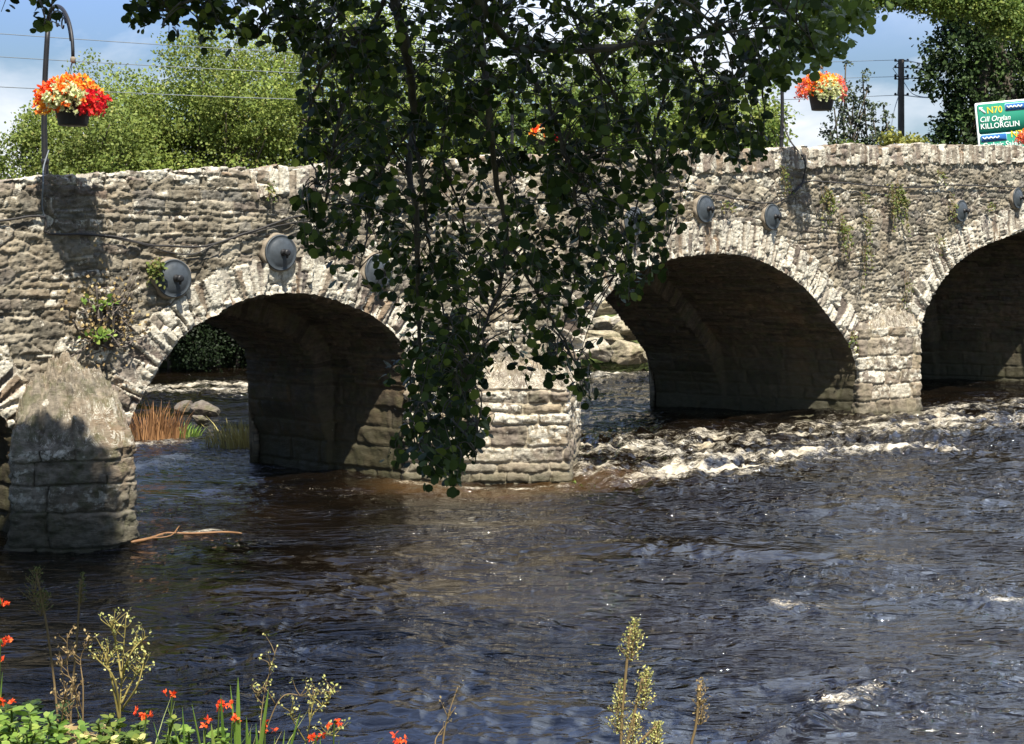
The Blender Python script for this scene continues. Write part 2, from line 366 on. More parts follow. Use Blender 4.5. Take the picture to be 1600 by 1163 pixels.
# the parapet top is uneven: each capping stone ends at its own height
def capjit(s):
    w=.16+0*s; i=np.floor(s/.17+.3*gn(s*1.5,s*0,3)); j=H2(i,i*0,77)
    tall=(s>s_of(1000))|((s>s_of(395))&(s<s_of(540)))
    return np.where(tall,.09*(j-.4),.05*(j-.5))+.03*fbm(s*5,s*0,3,5)+.035*gn(s*.8,s*0,8)
ZZ=ZT+capjit(SS)*sst(.5,.0,DN)-DN
ringid=np.full(SS.shape,-1); ringd=np.full(SS.shape,9.); ringl=np.zeros(SS.shape)
inside=np.zeros(SS.shape,bool); ns=SS.copy(); nz=ZZ.copy()
for k,A in ARCH.items():
    J=A['jag']; lo,hi=A['sl']-.9,A['sr']+.9
    sel=(SS>lo)&(SS<hi)&(ZZ<A['zc']+.9)
    idx=np.nonzero(sel.ravel())[0]; q=np.stack([SS.ravel()[idx],ZZ.ravel()[idx]],1)
    o=np.argsort(J[:,0]); 
    best=np.zeros(len(q),int); bd=np.zeros(len(q))
    for c in range(0,len(q),20000):
        D=((q[c:c+20000,None,:]-J[None])**2).sum(2); b=D.argmin(1); best[c:c+20000]=b; bd[c:c+20000]=np.sqrt(D[np.arange(len(b)),b])
    sg=((q-J[best])*A['nrm'][best]).sum(1)
    ins=(sg<0)&(q[:,0]>A['sl']-.15)&(q[:,0]<A['sr']+.15)
    fr=ringd.ravel()[idx]; take=(bd<fr)
    ii=idx[take]; ringd.ravel()[ii]=bd[take]; ringl.ravel()[ii]=A['L'][best[take]]; ringid.ravel()[ii]=k
    inside.ravel()[idx[ins]]=True
    ns.ravel()[idx[ins]]=J[best[ins],0]; nz.ravel()[idx[ins]]=J[best[ins],1]
edge=sst(0,.05,ringd)
RT=np.zeros(SS.shape)
for k in RINGT: RT[ringid==k]=RINGT[k]
thick=RT*(1+.22*gn(ringl/.15,ringl*0,91))
inring=(ringid>=0)&(ringd<thick)&(ZZ>.35)
h1,r1,p1=masonry(SS,ZZ,11,(.05,.15),(.12,.6),.020,.045)
h1b,r1b,p1b=rubble(SS,ZZ,12,.36,.15,.028,.05)
big=gn(SS*.8,ZZ*1.3,44)+.3*gn(SS*3,ZZ*4,45)>-.16
h1=np.where(big,h1b,h1); r1=np.where(big,r1b,r1); p1=np.where(big,p1b,p1)
hr,rr,pr=masonry(ringd,ringl,21,(.05,.125),(.5,1.1),.026,.014)
vert=((SS>s_of(1015))|((SS>s_of(395))&(SS<s_of(540))))&(DN<.36+.06*gn(SS*5,SS*0,9))
hc,rc,pc=masonry(ZZ,SS,23,(.08,.2),(.5,.9),.024,.03)
h=h1*.040; rid=r1; jt=p1
h=np.where(inring,hr*.085+.0,h); rid=np.where(inring,rr,rid); jt=np.where(inring,pr,jt)
h=np.where(vert,hc*.075+.02,h); rid=np.where(vert,rc,rid); jt=np.where(vert,pc,jt)
h=h+.017*fbm(SS*9,ZZ*15,4,61)*np.where(inring|vert,.4,1)+.05*gn(SS*.5,ZZ*.7,62)+.012*fbm(SS*26,ZZ*40,2,63)-.03*sst(.25,.6,fbm(SS*2.2,ZZ*4.5,3,64))
h=.028*(1-edge)+h*edge
h=np.where(inside,.028,h)
px=P1[0]+U[0]*ns+NN[0]*h; py=P1[1]+U[1]*ns+NN[1]*h
V=np.stack([px,py,nz],-1)
cls=np.where(vert|(DN<.10),1,0); cls=np.where(inring,2+ringid,cls)
fc=grid_faces(*SS.shape)
insf=inside.ravel()[fc].sum(1)
keep=insf<3
# drop collapsed faces deep in the openings
Vf=V.reshape(-1,3); fk=fc[keep]
bridge=empty('stone_bridge',W3(0,0)); tag(bridge,'old rubble stone arch bridge with lichened arch rings crossing the river','bridge')
def bpart(name,V,f,mat,attrs,par=bridge,smooth=True):
    V2,f2,a2=compress(V,f,attrs)
    o=np_mesh(name,V2-np.array(bridge.location),f2,mat,par,a2,smooth); 
    # texture space stays in world metres
    return o
# keep object coords = world coords: parts are parented with an inverse instead
def bpart(name,V,f,mat,attrs,par=bridge,smooth=True):
    V2,f2,a2=compress(V,f,attrs)
    o=np_mesh(name,V2,f2,mat,par,a2,smooth); o.matrix_parent_inverse=par.matrix_world.inverted() if par is not bridge else INV
    return o
from mathutils import Matrix
INV=Matrix.Translation(bridge.location).inverted()
fcl=cls.ravel()[fk]; fmaj=fcl[:,0]
AT={'rid':rid,'jt':jt}
bpart('spandrel_wall',Vf,fk[fmaj==0],M['rubble'],AT)
bpart('coping',Vf,fk[fmaj==1],M['coping'],AT)
for k in ARCH:
    f_=fk[fmaj==2+k]
    if len(f_): bpart('arch_ring',Vf,f_,M['ring'],AT)
# parapet top and inner side
top=V[-1]; n=len(ss); rows=[]; zt0=top[:,2]
ww=np.linspace(0,.42,22)
for i,w in enumerate(ww):
    zz=zt0+.02*fbm(ss*5,ss*0+w*8,3,71)*(i>0)-(.03 if i==21 else 0)
    rows.append(np.stack([top[:,0]-NN[0]*w,top[:,1]-NN[1]*w,zz],-1))
for w in (.3,.6,1.0): rows.append(np.stack([rows[21][:,0],rows[21][:,1],zt0-w],-1))
R_=np.array(rows); rr_=np.broadcast_to(rid[-1],R_.shape[:2]); 
bpart('parapet_top',R_.reshape(-1,3),grid_faces(*R_.shape[:2]),M['coping'],{'rid':rr_,'jt':np.full(R_.shape[:2],.8)})

D0=np.array([-2.256,1.713]); D2=np.array([-3.534,1.93])
def Dv(s):
    t=np.clip((np.asarray(s)-0)/10.84,-.2,1.4)[...,None]; return D0*(1-t)+D2*t
def tstep(s): return np.interp(s,[0,10.84],[.5,.73])
for k,A in ARCH.items():
    nd=150; L=A['L']; m=len(L); t=np.linspace(0,1,nd)**1.0
    TT,LL=np.meshgrid(t,L)
    smid=(A['sl']+A['sr'])/2
    jagw=sst(.08,.0,TT)[...,None]
    Pp=A['sm'][:,None,:]*(1-jagw)+A['jag'][:,None,:]*jagw
    zf=sst(.2,1.1,A['sm'][:,1])[:,None]
    tst=tstep(smid); stepw=sst(tst-.006,tst+.006,TT+.004*gn(LL*3,LL*0,7))
    inn=-(.06+.24*zf)*stepw
    dm=float(np.linalg.norm(Dv(np.array([smid]))[0]))
    ha,ra,pa=masonry(TT*dm,LL,101+k,(.05,.12),(.25,.7),.02,.04)
    hb,rb,pb=masonry(TT*dm,LL,131+k,(.24,.34),(.4,.9),.03,.02)
    zl=np.broadcast_to(A['sm'][:,1][:,None],TT.shape)<(1.25 if k!=2 else 1.4)
    hh=np.where(zl,hb*.035,ha*.05)+.02*fbm(TT*dm*5,LL*5,4,151)
    hh=hh*sst(0,.02,TT)
    disp=(inn-hh)[...,None]*A['nrm'][:,None,:]
    Q=Pp+disp
    d=Dv(Q[...,0])
    X=P1[0]+U[0]*Q[...,0]+d[...,0]*TT+NN[0]*.028; Y=P1[1]+U[1]*Q[...,0]+d[...,1]*TT+NN[1]*.028
    Vb=np.stack([X,Y,Q[...,1]],-1).reshape(-1,3)
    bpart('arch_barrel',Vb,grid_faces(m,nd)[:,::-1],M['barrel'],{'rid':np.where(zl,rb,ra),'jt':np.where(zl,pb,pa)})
# back face (upstream side), coarse rubble with the same openings, and road deck
sb=np.arange(s0,s1,.06); zb=np.linspace(0,1,70)
SB,TB=np.meshgrid(sb,zb); bot=np.full(sb.shape,-.6)
for k,A in ARCH.items():
    J=A['sm']-A['nrm']*.25; mm=(J[:,1]>-.3); up=J[mm]; o=np.argsort(up[:,0])
    ins=(sb>up[:,0].min())&(sb<up[:,0].max()); bot=np.where(ins,np.interp(sb,up[o,0],up[o,1]),bot)
ZB=bot[None]+(ztop(SB)-bot[None])*TB; d=Dv(SB); hb,rb,pb=masonry(SB,ZB,201,(.08,.18),(.25,.6),.03,.04)
Xb=P1[0]+U[0]*SB+d[...,0]-NN[0]*hb*.04; Yb=P1[1]+U[1]*SB+d[...,1]-NN[1]*hb*.04
bpart('upstream_wall',np.stack([Xb,Yb,ZB],-1).reshape(-1,3),grid_faces(*SB.shape)[:,::-1],M['rubble'],{'rid':rb,'jt':pb})
# far parapet inner face + deck
rows=[]
for w,dz in ((1.,0.),(.985,.0),(.88,.02),(.87,0),(.87,-.95),(.13,-.95)):
    dd=Dv(sb)*w; rows.append(np.stack([P1[0]+U[0]*sb+dd[:,0],P1[1]+U[1]*sb+dd[:,1],ztop(sb)+dz],-1))
R_=np.array(rows)
bpart('far_parapet',R_[:5].reshape(-1,3),grid_faces(5,len(sb)),M['rubble'],{'rid':np.tile(rb[-1],5),'jt':np.ones(5*len(sb))},smooth=False)
bpart('road_deck',R_[4:].reshape(-1,3),grid_faces(2,len(sb)),M['asphalt'],{'rid':np.zeros(2*len(sb)),'jt':np.ones(2*len(sb))},smooth=False)

# piers with cutwaters ------------------------------------------------
def pier(path,ztf,wallpath,zwf,rows,width,mat,seed,relief=.035,k=.025,capbulge=.0,sides=.0,rough=.014):
    path=np.array(path,float)
    # slight rounding of the corners
    C,L=resample(path,.016)
    for _ in range(3): C[1:-1]=(C[:-2]+2*C[1:-1]+C[2:])/4
    d=np.gradient(C,axis=0); d/=np.linalg.norm(d,axis=1)[:,None]
    nr=np.stack([d[:,1],-d[:,0]],1)
    f=L/L[-1]; zt=np.interp(f,*zip(*ztf))
    nz=120; tz=np.linspace(0,1,nz); LL,TZ=np.meshgrid(L,tz)
    Z=-.6+(zt[None]+.6)*TZ
    hh,rd,pf=masonry(LL,Z,seed,rows,width,k,.045)
    hh=hh*relief+rough*fbm(LL*7,Z*9,4,seed+3)+.006*fbm(LL*28,Z*30,2,seed+4)
    hh=hh+.05*sst(.25,0,Z)     # footing spreads a little
    X=C[None,:,0]+nr[None,:,0]*hh; Y=C[None,:,1]+nr[None,:,1]*hh
    VV=np.stack([X,Y,Z],-1)
    # weathered cap: ruled up to the wall
    wp=np.array(wallpath,float); wl=np.linspace(0,1,len(wp)); wx=np.interp(f,wl,wp[:,0]); wy=np.interp(f,wl,wp[:,1]); wz=np.interp(f,*zip(*zwf))
    nc=50; q=np.linspace(0,1,nc)[1:]; LC,QC=np.meshgrid(L,q)
    e=VV[-1]
    cx=e[None,:,0]*(1-QC)+wx[None]*QC; cy=e[None,:,1]*(1-QC)+wy[None]*QC
    cz=e[None,:,2]*(1-QC)+wz[None]*QC+capbulge*np.sin(np.pi*QC)+.13*fbm(LC*3.2,QC*4,6,seed+8,.65)*sst(0,.12,QC)
    VC=np.stack([cx,cy,cz],-1)
    AA=np.concatenate([VV,VC]); r_=np.concatenate([rd,np.broadcast_to(.5+.4*gn(LC*3,QC*3,seed),LC.shape)]); j_=np.concatenate([pf,np.full(LC.shape,.8)])
    return bpart('pier',AA.reshape(-1,3),grid_faces(*AA.shape[:2]),mat,{'rid':np.clip(r_,0,1),'jt':j_})
def wp2(s,o=-.02): p=P1+U*s+NN*o; return (p[0],p[1])
A0,A1=ARCH[0]['sr'],ARCH[1]['sl']
pier([wp2(A0,-.05),(-5.10,14.42),(-4.13,14.56),(-3.99,14.80),wp2(A1,-.05)],[(0,1.0),(.3,1.0),(.62,1.02),(1,1.05)],
     [wp2(A0),wp2((A0*.6+A1*.4)),wp2(A1)],[(0,1.12),(.18,1.58),(.42,1.86),(.58,1.85),(.82,1.55),(1,1.12)],(.26,.38),(.45,.95),M['pier_old'],301,.05,.022,.18,rough=.03)
B0,B1=ARCH[1]['sr'],ARCH[2]['sl']
pier([wp2(B0,-.05),(-1.40,18.80),(.71,18.70),wp2(B1,-.05)],[(0,1.24),(1,1.24)],[wp2(B0),wp2(B1)],[(0,1.3),(.5,1.5),(1,1.35)],(.10,.30),(.2,.85),M['pier'],311,.05,.036,.0,rough=.026)
C0,C1=ARCH[2]['sr'],ARCH[3]['sl']
pier([wp2(C0,-.05),(6.50,26.28),(7.78,26.92),wp2(C1,-.05)],[(0,1.62),(1,1.7)],[wp2(C0),wp2(C1)],[(0,1.65),(.5,1.98),(1,1.75)],(.22,.36),(.30,.75),M['pier'],321,.045,.03,.0,rough=.024)
# low footing ledge at the far pier
def slab(name,pts,z0,z1,mat,seed,par):
    pts=np.array(pts); C,L=resample(np.concatenate([pts,pts[:1]]),.05); c=C.mean(0); r=[]
    for q,z in ((1.03,z0),(1.0,z1-.03),(.96,z1),(.6,z1+.01),(0.02,z1+.01)):
        P=c+(C-c)*q; P=P+.05*gn(P*3,P[:,::-1]*3,seed) ; r.append(np.column_stack([P,np.full(len(P),z)+.02*gn(P[:,0]*4,P[:,1]*4,seed)]))
    R=np.array(r); return bpart(name,R.reshape(-1,3),grid_faces(*R.shape[:2])[:,::-1],mat,{'rid':np.full(R.shape[:2],.4),'jt':np.ones(R.shape[:2])},par)
slab('footing_ledge',[wat(1240,668)[:2],wat(1330,668)[:2],wat(1440,655)[:2],(8.2,27.6),(6.4,27.0),wat(1225,655)[:2]],-.5,.035,M['pier_old'],5,bridge)

# ------------------------------------------------------------ round plates on the wall
disc0=None
DISC=[(265,435,'grey round plate low on the left, beside a small tuft of weed'),(432,395,'large grey round plate at the crown of the left arch'),(584,424,'grey round plate mostly hidden behind hanging leaves, right of the left arch crown'),
 (984,346,'grey round plate half hidden by leaves, left of the middle arch crown'),(1095,327,'grey round plate above the crown of the middle arch, clear of the leaves'),(1200,339,'grey round plate right of the middle arch crown, beside the shadowed strip'),
 (1496,330,'grey round plate between weeds, left haunch of the right arch'),(1584,310,'grey round plate at the right edge of the picture, in shade')]
for i,(x,y,lab) in enumerate(DISC):
    s,z=wall_sz(x,y)
    if disc0 is None:
        r=.225; ax=(NN[0],NN[1],.0)
        root=empty('wall_plate')
        a=MB(); a.lathe((0,0,0),ax,[(r*1.09,-.05),(r*1.09,.05),(r*1.04,.066),(r*.98,.07)],36); c=a.build('mortar_collar',M['collar'],root)
        co=c.data.vertices
        for v_ in co: v_.co*=1+.05*math.sin(v_.co.z*37+v_.co.x*21)
        a=MB(); a.lathe((0,0,0),ax,[(r,.07),(r*.99,.09),(r*.93,.095),(r*.9,.085),(r*.75,.108),(r*.5,.128),(r*.25,.14),(.03,.143)],40); a.build('plate',M['disc'],root)
        a=MB(); a.lathe((0,0,0),ax,[(.05,.12),(.045,.155),(.03,.165),(.028,.21),(.04,.215),(.04,.245),(.02,.25)],12)
        a.tube([np.array(ax)*.225+np.array([0,0,-.01]),np.array(ax)*.225+np.array([0,0,-.07])],[.022,.014],8); a.build('boss',M['black'],root)
        disc0=root; o=root
    else:
        o=disc0.copy(); link(o)
        for ch in disc0.children: c=ch.copy(); link(c); c.parent=o
    o.location=W3(s,z,.02); tag(o,lab,'round plate','round plates fixed along the bridge face')
    o.rotation_euler=(0,0,random.uniform(-.05,.05))

# ------------------------------------------------------------ cables on the wall
def wcable(pts,label,rad=.014,wob=.02,seed=0):
    P=[]; 
    for x,y in pts:
        s,z=wall_sz(x,y); P.append([s,z])
    C=crom(P,16); C,L=resample(C,.08)
    z=C[:,1]+wob*fbm(L*1.2,L*0+seed,3,seed); a=MB()
    Q=np.array([W3(s,zz,.085+.012*gn(np.array([l*2]),np.array([0.]),9)[0]) for (s,_),zz,l in zip(C,z,L)])
    a.tube(Q,rad,6)
    # clips
    o=a.build('cable',M['cable'],None,True); tag(o,label,'cable'); return o
wcable([(-60,352),(60,338),(66,362),(120,366),(180,372),(240,384),(300,386),(360,372),(420,350),(470,338),(540,340),(640,330),(760,325),(880,315),(960,312),(1010,315),(1060,300),(1110,303),(1180,318),(1225,308),(1245,292)],'black cable sagging along the bridge face from the left pole',.014,.03,3)
wcable([(120,366),(200,378),(280,398),(340,380),(400,362),(470,345),(560,350)],'second thinner black cable looping under the first above the left arch',.009,.03,8)
wcable([(1232,300),(1262,284),(1330,288),(1400,294),(1480,290),(1560,292),(1640,296),(1700,296)],'black cable along the right part of the bridge face',.014,.02,5)

# ------------------------------------------------------------ posts with hooks, hanging baskets
def post(xp,ytop,ybase,Y,tip,label,lean=0.,rise=.30):
    """tip: world point where the hook ends"""
    base=at(xp,ybase,Y); tp=at(xp,ytop,Y); h=tp[2]-base[2]+.5
    bo=np.array([base[0],base[1],base[2]-.5]); root=empty('basket_post',bo); tag(root,label,'post','iron hook posts for the hanging baskets')
    a=MB(); pp=[np.array([lean*math.sin(t*3),0,t*h]) for t in np.linspace(0,1,14)]
    a.tube(pp,[.036-.008*t for t in np.linspace(0,1,14)],10); a.lathe((pp[4][0],0,pp[4][2]),(0,0,1),[(.034,-.03),(.045,-.02),(.045,.02),(.034,.03)],12); a.build('pole',M['black'],root)
    t0=pp[-1]; e=np.array(tip)-bo; up=np.array([0,0,1.]); hv=e-t0; dz=hv[2]; hv[2]=0; reach=np.linalg.norm(hv); d=hv/reach; a=MB(); q=[]
    for t in np.linspace(0,1,22):
        an=math.pi*(1-t); q.append(t0+d*(reach/2*(1+math.cos(an)))+up*(rise*math.sin(an)**.8+dz*t**1.6))
    a.tube(q,[.026-.008*t for t in np.linspace(0,1,22)],8); a.build('hook_arm',M['black'],root)
    a=MB(); m=np.mean(q,axis=0); q2=[q[i]*.84+m*.16-up*.03 for i in range(2,20)]; a.tube(q2,.010,6)
    for i in range(3,18,3): a.tube([q[i],q[i]*.9+m*.1+d*.03,q2[i-2]],.008,5)
    for cc in (.14,.4,.62):
        c=t0+d*reach*cc+up*(rise*.35+dz*cc*.5-.02); a.tube([c+(d*math.cos(u)+up*math.sin(u))*.085*(1-u/9) for u in np.linspace(0,6,16)],.009,5)
    a.build('scrollwork',M['black'],root)
    a=MB(); a.lathe(q[-1],(0,0,-1),[(.02,-.02),(.028,0),(.028,.03),(.01,.05)],10); a.build('hook_tip',M['collar'],root)
def basket(top,R,scheme,label,ch=.36,spread=1.0,hgt=1.0):
    """top = hook tip in world"""
    c=np.array(top)-np.array([0,0,ch]); root=empty('hanging_basket',c); tag(root,label,'hanging basket','hanging baskets of flowers along the bridge')
    pr=R*.60
    a=MB(); a.lathe((0,0,-.02-R*.85),(0,0,1),[(.02,0),(pr*.78,.0),(pr*.8,.015),(pr*.95,R*.5),(pr*1.02,R*.8),(pr*1.06,R*.81),(pr*1.06,R*.86),(pr*.9,R*.86),(.02,R*.8)],28); a.build('pot',M['pot'],root)
    a=MB()
    for j in range(3):
        t=j*2.094+.5; a.tube([(0,0,ch),(pr*math.cos(t),pr*math.sin(t),0)],.004,4)
    a.build('chain',M['black'],root)
    n=900
    # leafy mound under the flowers
    d=rdir(500); d[:,2]=np.abs(d[:,2])*.9-.15
    leaves('foliage',d*np.array([R,R,R*.62])*RNG.uniform(.6,1.12,(500,1))-np.array([0,0,1])*RNG.random((500,1))**2*R*.3,rdir(500)+d,d,RNG.uniform(.035,.06,500),OVAL,M['weed'],root)
    for nm,m,amt,cen,rad in scheme:
        nb=int(150*amt); d=rdir(nb*3); cen=np.array(cen); dd=norm(cen[None]+rad*rdir(nb*3)); dd[:,2]=np.maximum(dd[:,2],-.35)
        base=dd*np.array([R*spread,R*spread,R*.66*hgt])*RNG.uniform(.82,1.2,(nb*3,1))-np.array([0,0,1])*RNG.random((nb*3,1))**3*R*.35
        base=base[:nb]; dd=dd[:nb]
        # each bloom = 5 petals
        C=np.repeat(base,6,0); D=np.repeat(dd,6,0); ax=norm(rdir(nb*6)+D*.5)
        leaves(nm,C,ax,norm(D+.5*rdir(nb*6)),RNG.uniform(.028,.052,nb*6),OVAL,m,root)
    return root
Yp=15.75
tip=at(114,92,14.88)
post(76,42,276,Yp,tip,'tall black hooked post at the left, holding the orange and red basket',-.05)
sch1=[('orange_flowers','fl_orange',1.5,(-.15,-.2,.6),.9),('yellow_flowers','fl_yellow',.7,(.1,.2,.9),.7),('yellow_flowers','fl_yellow',.45,(-.9,-.3,-.1),.45),('red_flowers','fl_red',1.0,(.85,-.45,-.2),.5),('scarlet_flowers','fl_scarlet',.7,(-.8,-.3,.3),.5),('cream_flowers','fl_cream',.7,(.0,-.95,.05),.55)]
sch2=[('orange_flowers','fl_orange',.9,(-.5,-.4,.5),.6),('yellow_flowers','fl_yellow',1.0,(.1,-.2,.9),.7),('pink_flowers','fl_pink',.7,(-.9,-.2,.2),.45),('pink_flowers','fl_pink',.5,(.85,-.2,.3),.5),('cream_flowers','fl_cream',.8,(.15,-.95,.0),.5)]
fx=lambda s:[(a,M[b],c,d,e) for a,b,c,d,e in s]
basket(tip,.315,fx(sch1),'hanging basket of orange, yellow and bright red flowers at the left',.42)
Y2=P1[1]+U[1]*s_of(1225)+.45
tip2=at(1284,104,24.15)
post(1218,70,236,Y2,tip2,'black hooked post rising from the parapet on the right side, top lost in leaves',.05,.4)
basket(tip2,.365,fx(sch2),'hanging basket of orange, yellow and pink flowers at the right, against the sky',.42,1.0,1.15)
Y3=24.0
post(800,150,260,Y3,at(851,172,Y3-.3),'black hooked post on the far parapet, hidden behind the hanging leaves')
basket(at(851,182,Y3-.3),.20,fx(sch1),'small orange flower basket glimpsed through the hanging leaves',.30)
Y4=P1[1]+U[1]*s_of(1600)+3.4
post(1655,170,260,Y4,at(1620,190,Y4-.3),'black hooked post on the far parapet beyond the road sign')
basket(at(1620,190,Y4-.3),.42,fx(sch2),'basket of orange flowers cut by the right edge, in front of the road sign',.42)
# feed cables from the posts down the face
def free_cable(P,label,r=.012,mat='cable'):
    a=MB(); a.tube(crom(P,10),r,6); o=a.build('cable',M[mat]); return tag(o,label,'cable')
free_cable([at(76,235,15.7),at(68,262,15.5),W3(s_of(61),wall_sz(61,282)[1],.1),W3(s_of(60),wall_sz(60,320)[1],.09),W3(s_of(64),wall_sz(64,340)[1],.08)],'grey feed cable dropping from the left hooked post over the parapet',.008,'wire')
free_cable([at(1222,190,Y2),at(1236,222,Y2-.2),W3(s_of(1248),wall_sz(1248,250)[1],.12),W3(s_of(1250),wall_sz(1250,275)[1],.09),W3(s_of(1245),wall_sz(1245,292)[1],.09)],'black feed cable dropping from the right hooked post over the parapet',.014)

# ------------------------------------------------------------ weeds growing on the wall
def weed(x,y,hpx,wpx,label,n=60,mat='weed',droop=1.):
    s,z=wall_sz(x,y); o0=W3(s,z,.05); Y=o0[1]; sc=Y/F
    root=empty('wall_weed',o0); tag(root,label,'weed','weeds rooted in the bridge joints')
    h=hpx*sc; w=wpx*sc*1.2; a=MB(); C=[];A_=[]
    for i in range(max(4,n//10)):
        dx=random.uniform(-.5,.5)*w; e=U*dx; ex=np.array([e[0]+NN[0]*random.uniform(.04,.14),e[1]+NN[1]*random.uniform(.04,.14),-random.uniform(.1,1)*h*droop+.3*h*(1-droop)])
        st=np.array([e[0]*.4,e[1]*.4,random.uniform(-.2,.3)*h]); mid=(st+ex)/2+np.array([NN[0],NN[1],.3])*.06
        pts=crom([st,mid,ex],6); a.tube(pts,.004,4)
        for p in pts[2:]:
            for _ in range(max(1,n//45)): C.append(p+RNG.normal(size=3)*.02); A_.append([NN[0]*.5,NN[1]*.5,-.3]+RNG.normal(size=3)*.6)
    a.build('stem',M['dry'],root)
    C=np.array(C); leaves('foliage',C,np.array(A_),rdir(len(C))+np.array([NN[0],NN[1],.8]),RNG.uniform(.03,.065,len(C)),OVAL,M[mat],root)
for x,y,h_,w_,l,n in [(236,415,45,28,'small green weed tuft beside the lowest left round plate',90),(1283,305,60,38,'leafy weed just right of the shadowed strip',110),(1310,345,70,34,'weed trailing below the first leafy weed',100),
  (1345,340,50,20,'narrow weed in the middle of the right spandrel',70),(1393,300,70,50,'bushy weed hanging from the cable line on the right',150),(1340,302,26,20,'small round weed tuft under the coping',50),
  (1217,270,45,34,'yellowing fern in the joint left of the shadowed strip',70),(1478,310,45,30,'weed tuft left of the right haunch plate',60),(1540,318,30,20,'small weed between the two right plates',40),(1460,372,30,24,'small weed above the right arch ring',40),
  (1415,430,60,50,'thin brownish weed low on the right spandrel',50),(1325,520,34,16,'green weed at the foot of the middle arch ring',50),(1460,270,20,26,'tiny weed on the coping at the right',30),(415,292,28,18,'small yellow weed near the coping above the left arch',30),
  (1128,318,20,26,'low weed beside the plate above the middle arch',30),(1348,392,60,40,'sparse weed on the lower right spandrel',60)]:
    weed(x,y,h_,w_,l,n)
# dead root and shoots on the left spandrel
s,z=wall_sz(158,490); o0=W3(s,z,.05); root=empty('ivy_stump',o0); tag(root,'dead brown ivy stump with a few green shoots clinging to the left spandrel','ivy stump')
a=MB()
for i in range(70):
    an=random.uniform(-.6,3.8); L_=random.uniform(.12,.48); st=np.array([U[0],U[1],0])*random.uniform(-.12,.12)+np.array([0,0,random.uniform(-.38,.12)])
    e=np.array([U[0],U[1],0])*math.cos(an)*L_+np.array([0,0,math.sin(an)*L_])+np.array([NN[0],NN[1],0])*random.uniform(.02,.16)
    mid=e*.5+RNG.normal(size=3)*.05; a.tube(crom([st,st+mid,st+e],5),[random.uniform(.004,.012)]*11,4)
for i in range(8):
    st=np.array([U[0],U[1],0])*random.uniform(-.1,.1); a.tube(crom([st+[0,0,.1],st+np.array([NN[0],NN[1],0])*.09,st+[0,0,-.4]],5),.022,6)
a.build('root',M['wood'],root)
C=np.array([[U[0],U[1],0]])*RNG.normal(0,.22,(300,1))+np.array([[NN[0],NN[1],0]])*RNG.uniform(.05,.16,(300,1))+np.array([[0,0,1]])*RNG.normal(-.05,.25,(300,1))
leaves('dead_foliage',C,rdir(300),rdir(300),RNG.uniform(.03,.06,300),DIAM,M['dry'],root)
C=np.array([[U[0],U[1],0]])*RNG.normal(-.08,.1,(60,1))+np.array([[NN[0],NN[1],0]])*RNG.uniform(.1,.18,(60,1))+np.array([[0,0,1]])*np.where(RNG.random((60,1))<.5,.14,-.22)+RNG.normal(0,.03,(60,3))
leaves('green_foliage',C,rdir(60),rdir(60)+np.array([NN[0],NN[1],.5]),RNG.uniform(.05,.09,60),OVAL,M['grassy'],root)

# ------------------------------------------------------------ water
def water():
    m,nt,out=newmat('peaty_river_water'); v=coords(nt); b=N(nt,'ShaderNodeBsdfPrincipled')
    b.inputs['IOR'].default_value=1.6; b.inputs['Roughness'].default_value=.04
    c=ramp(nt,noise(nt,.5,4,.6,v),[(.35,(.0015,.0012,.001)),(.65,(.007,.0045,.0025))])
    fo=attr(nt,'foam'); sh=attr(nt,'shoal')
    c=mixc(nt,sh,c,(.10,.055,.02))
    st=coords(nt,(1.0,2.2,1)); 
    rt=nt.nodes.new('ShaderNodeMapping'); tcx=nt.nodes.new('ShaderNodeTexCoord'); nt.links.new(tcx.outputs['Object'],rt.inputs[0]); rt.inputs['Rotation'].default_value=(0,0,-.45); rt.inputs['Scale'].default_value=(1,3.2,1)
    n1=noise(nt,2.2,8,.7,rt.outputs[0],1.4); n2=noise(nt,24,6,.78,rt.outputs[0],.9)
    f=mth(nt,'ADD',mth(nt,'MULTIPLY',n1,.52),mth(nt,'MULTIPLY',n2,.80))
    gl=noise(nt,55,2,.5,coords(nt,(1,1.6,1))); gp=noise(nt,1.7,4,.6,st,1.); f=mth(nt,'ADD',f,mth(nt,'MULTIPLY',mth(nt,'SUBTRACT',mth(nt,'ADD',gl,mth(nt,'MULTIPLY',gp,.8)),1.16,None,True),5.))  # fine white specks: foam bubbles and glints painted into the water colour
    ff=mth(nt,'MULTIPLY',mth(nt,'SUBTRACT',mth(nt,'ADD',f,mth(nt,'MULTIPLY',fo,.36)),.885),5.0,None,True)
    fc_=mixc(nt,noise(nt,2.5,3,.5,v),(.36,.27,.13),(.80,.77,.68))
    c=mixc(nt,ff,c,fc_); nt.links.new(c,b.inputs['Base Color'])
    nt.links.new(mth(nt,'ADD',mth(nt,'MULTIPLY',ff,.6),.04),b.inputs['Roughness'])
    bm=N(nt,'ShaderNodeBump'); bm.inputs['Strength'].default_value=1.0; bm.inputs['Distance'].default_value=.085
    s2=coords(nt,(1,1.9,1))
    s3=coords(nt,(.8,2.3,1)); pt=ramp(nt,noise(nt,.45,3,.6,s3,.6),[(.35,.35),(.65,1.)])
    hn=mth(nt,'ADD',mth(nt,'MULTIPLY',noise(nt,1.9,5,.42,s3,2.6),1.5),mth(nt,'MULTIPLY',mth(nt,'MULTIPLY',noise(nt,8,4,.5,s2,1.4),pt),.30))
    slick=ramp(nt,noise(nt,.42,4,.6,coords(nt,(.7,1.5,1)),1.2),[(.38,.18),(.62,1.)]); nt.links.new(slick,bm.inputs['Strength'])
    nt.links.new(hn,bm.inputs['Height']); nt.links.new(bm.outputs[0],b.inputs['Normal'])
    nt.links.new(b.outputs[0],out.inputs[0]); return m
ys=[4.6]
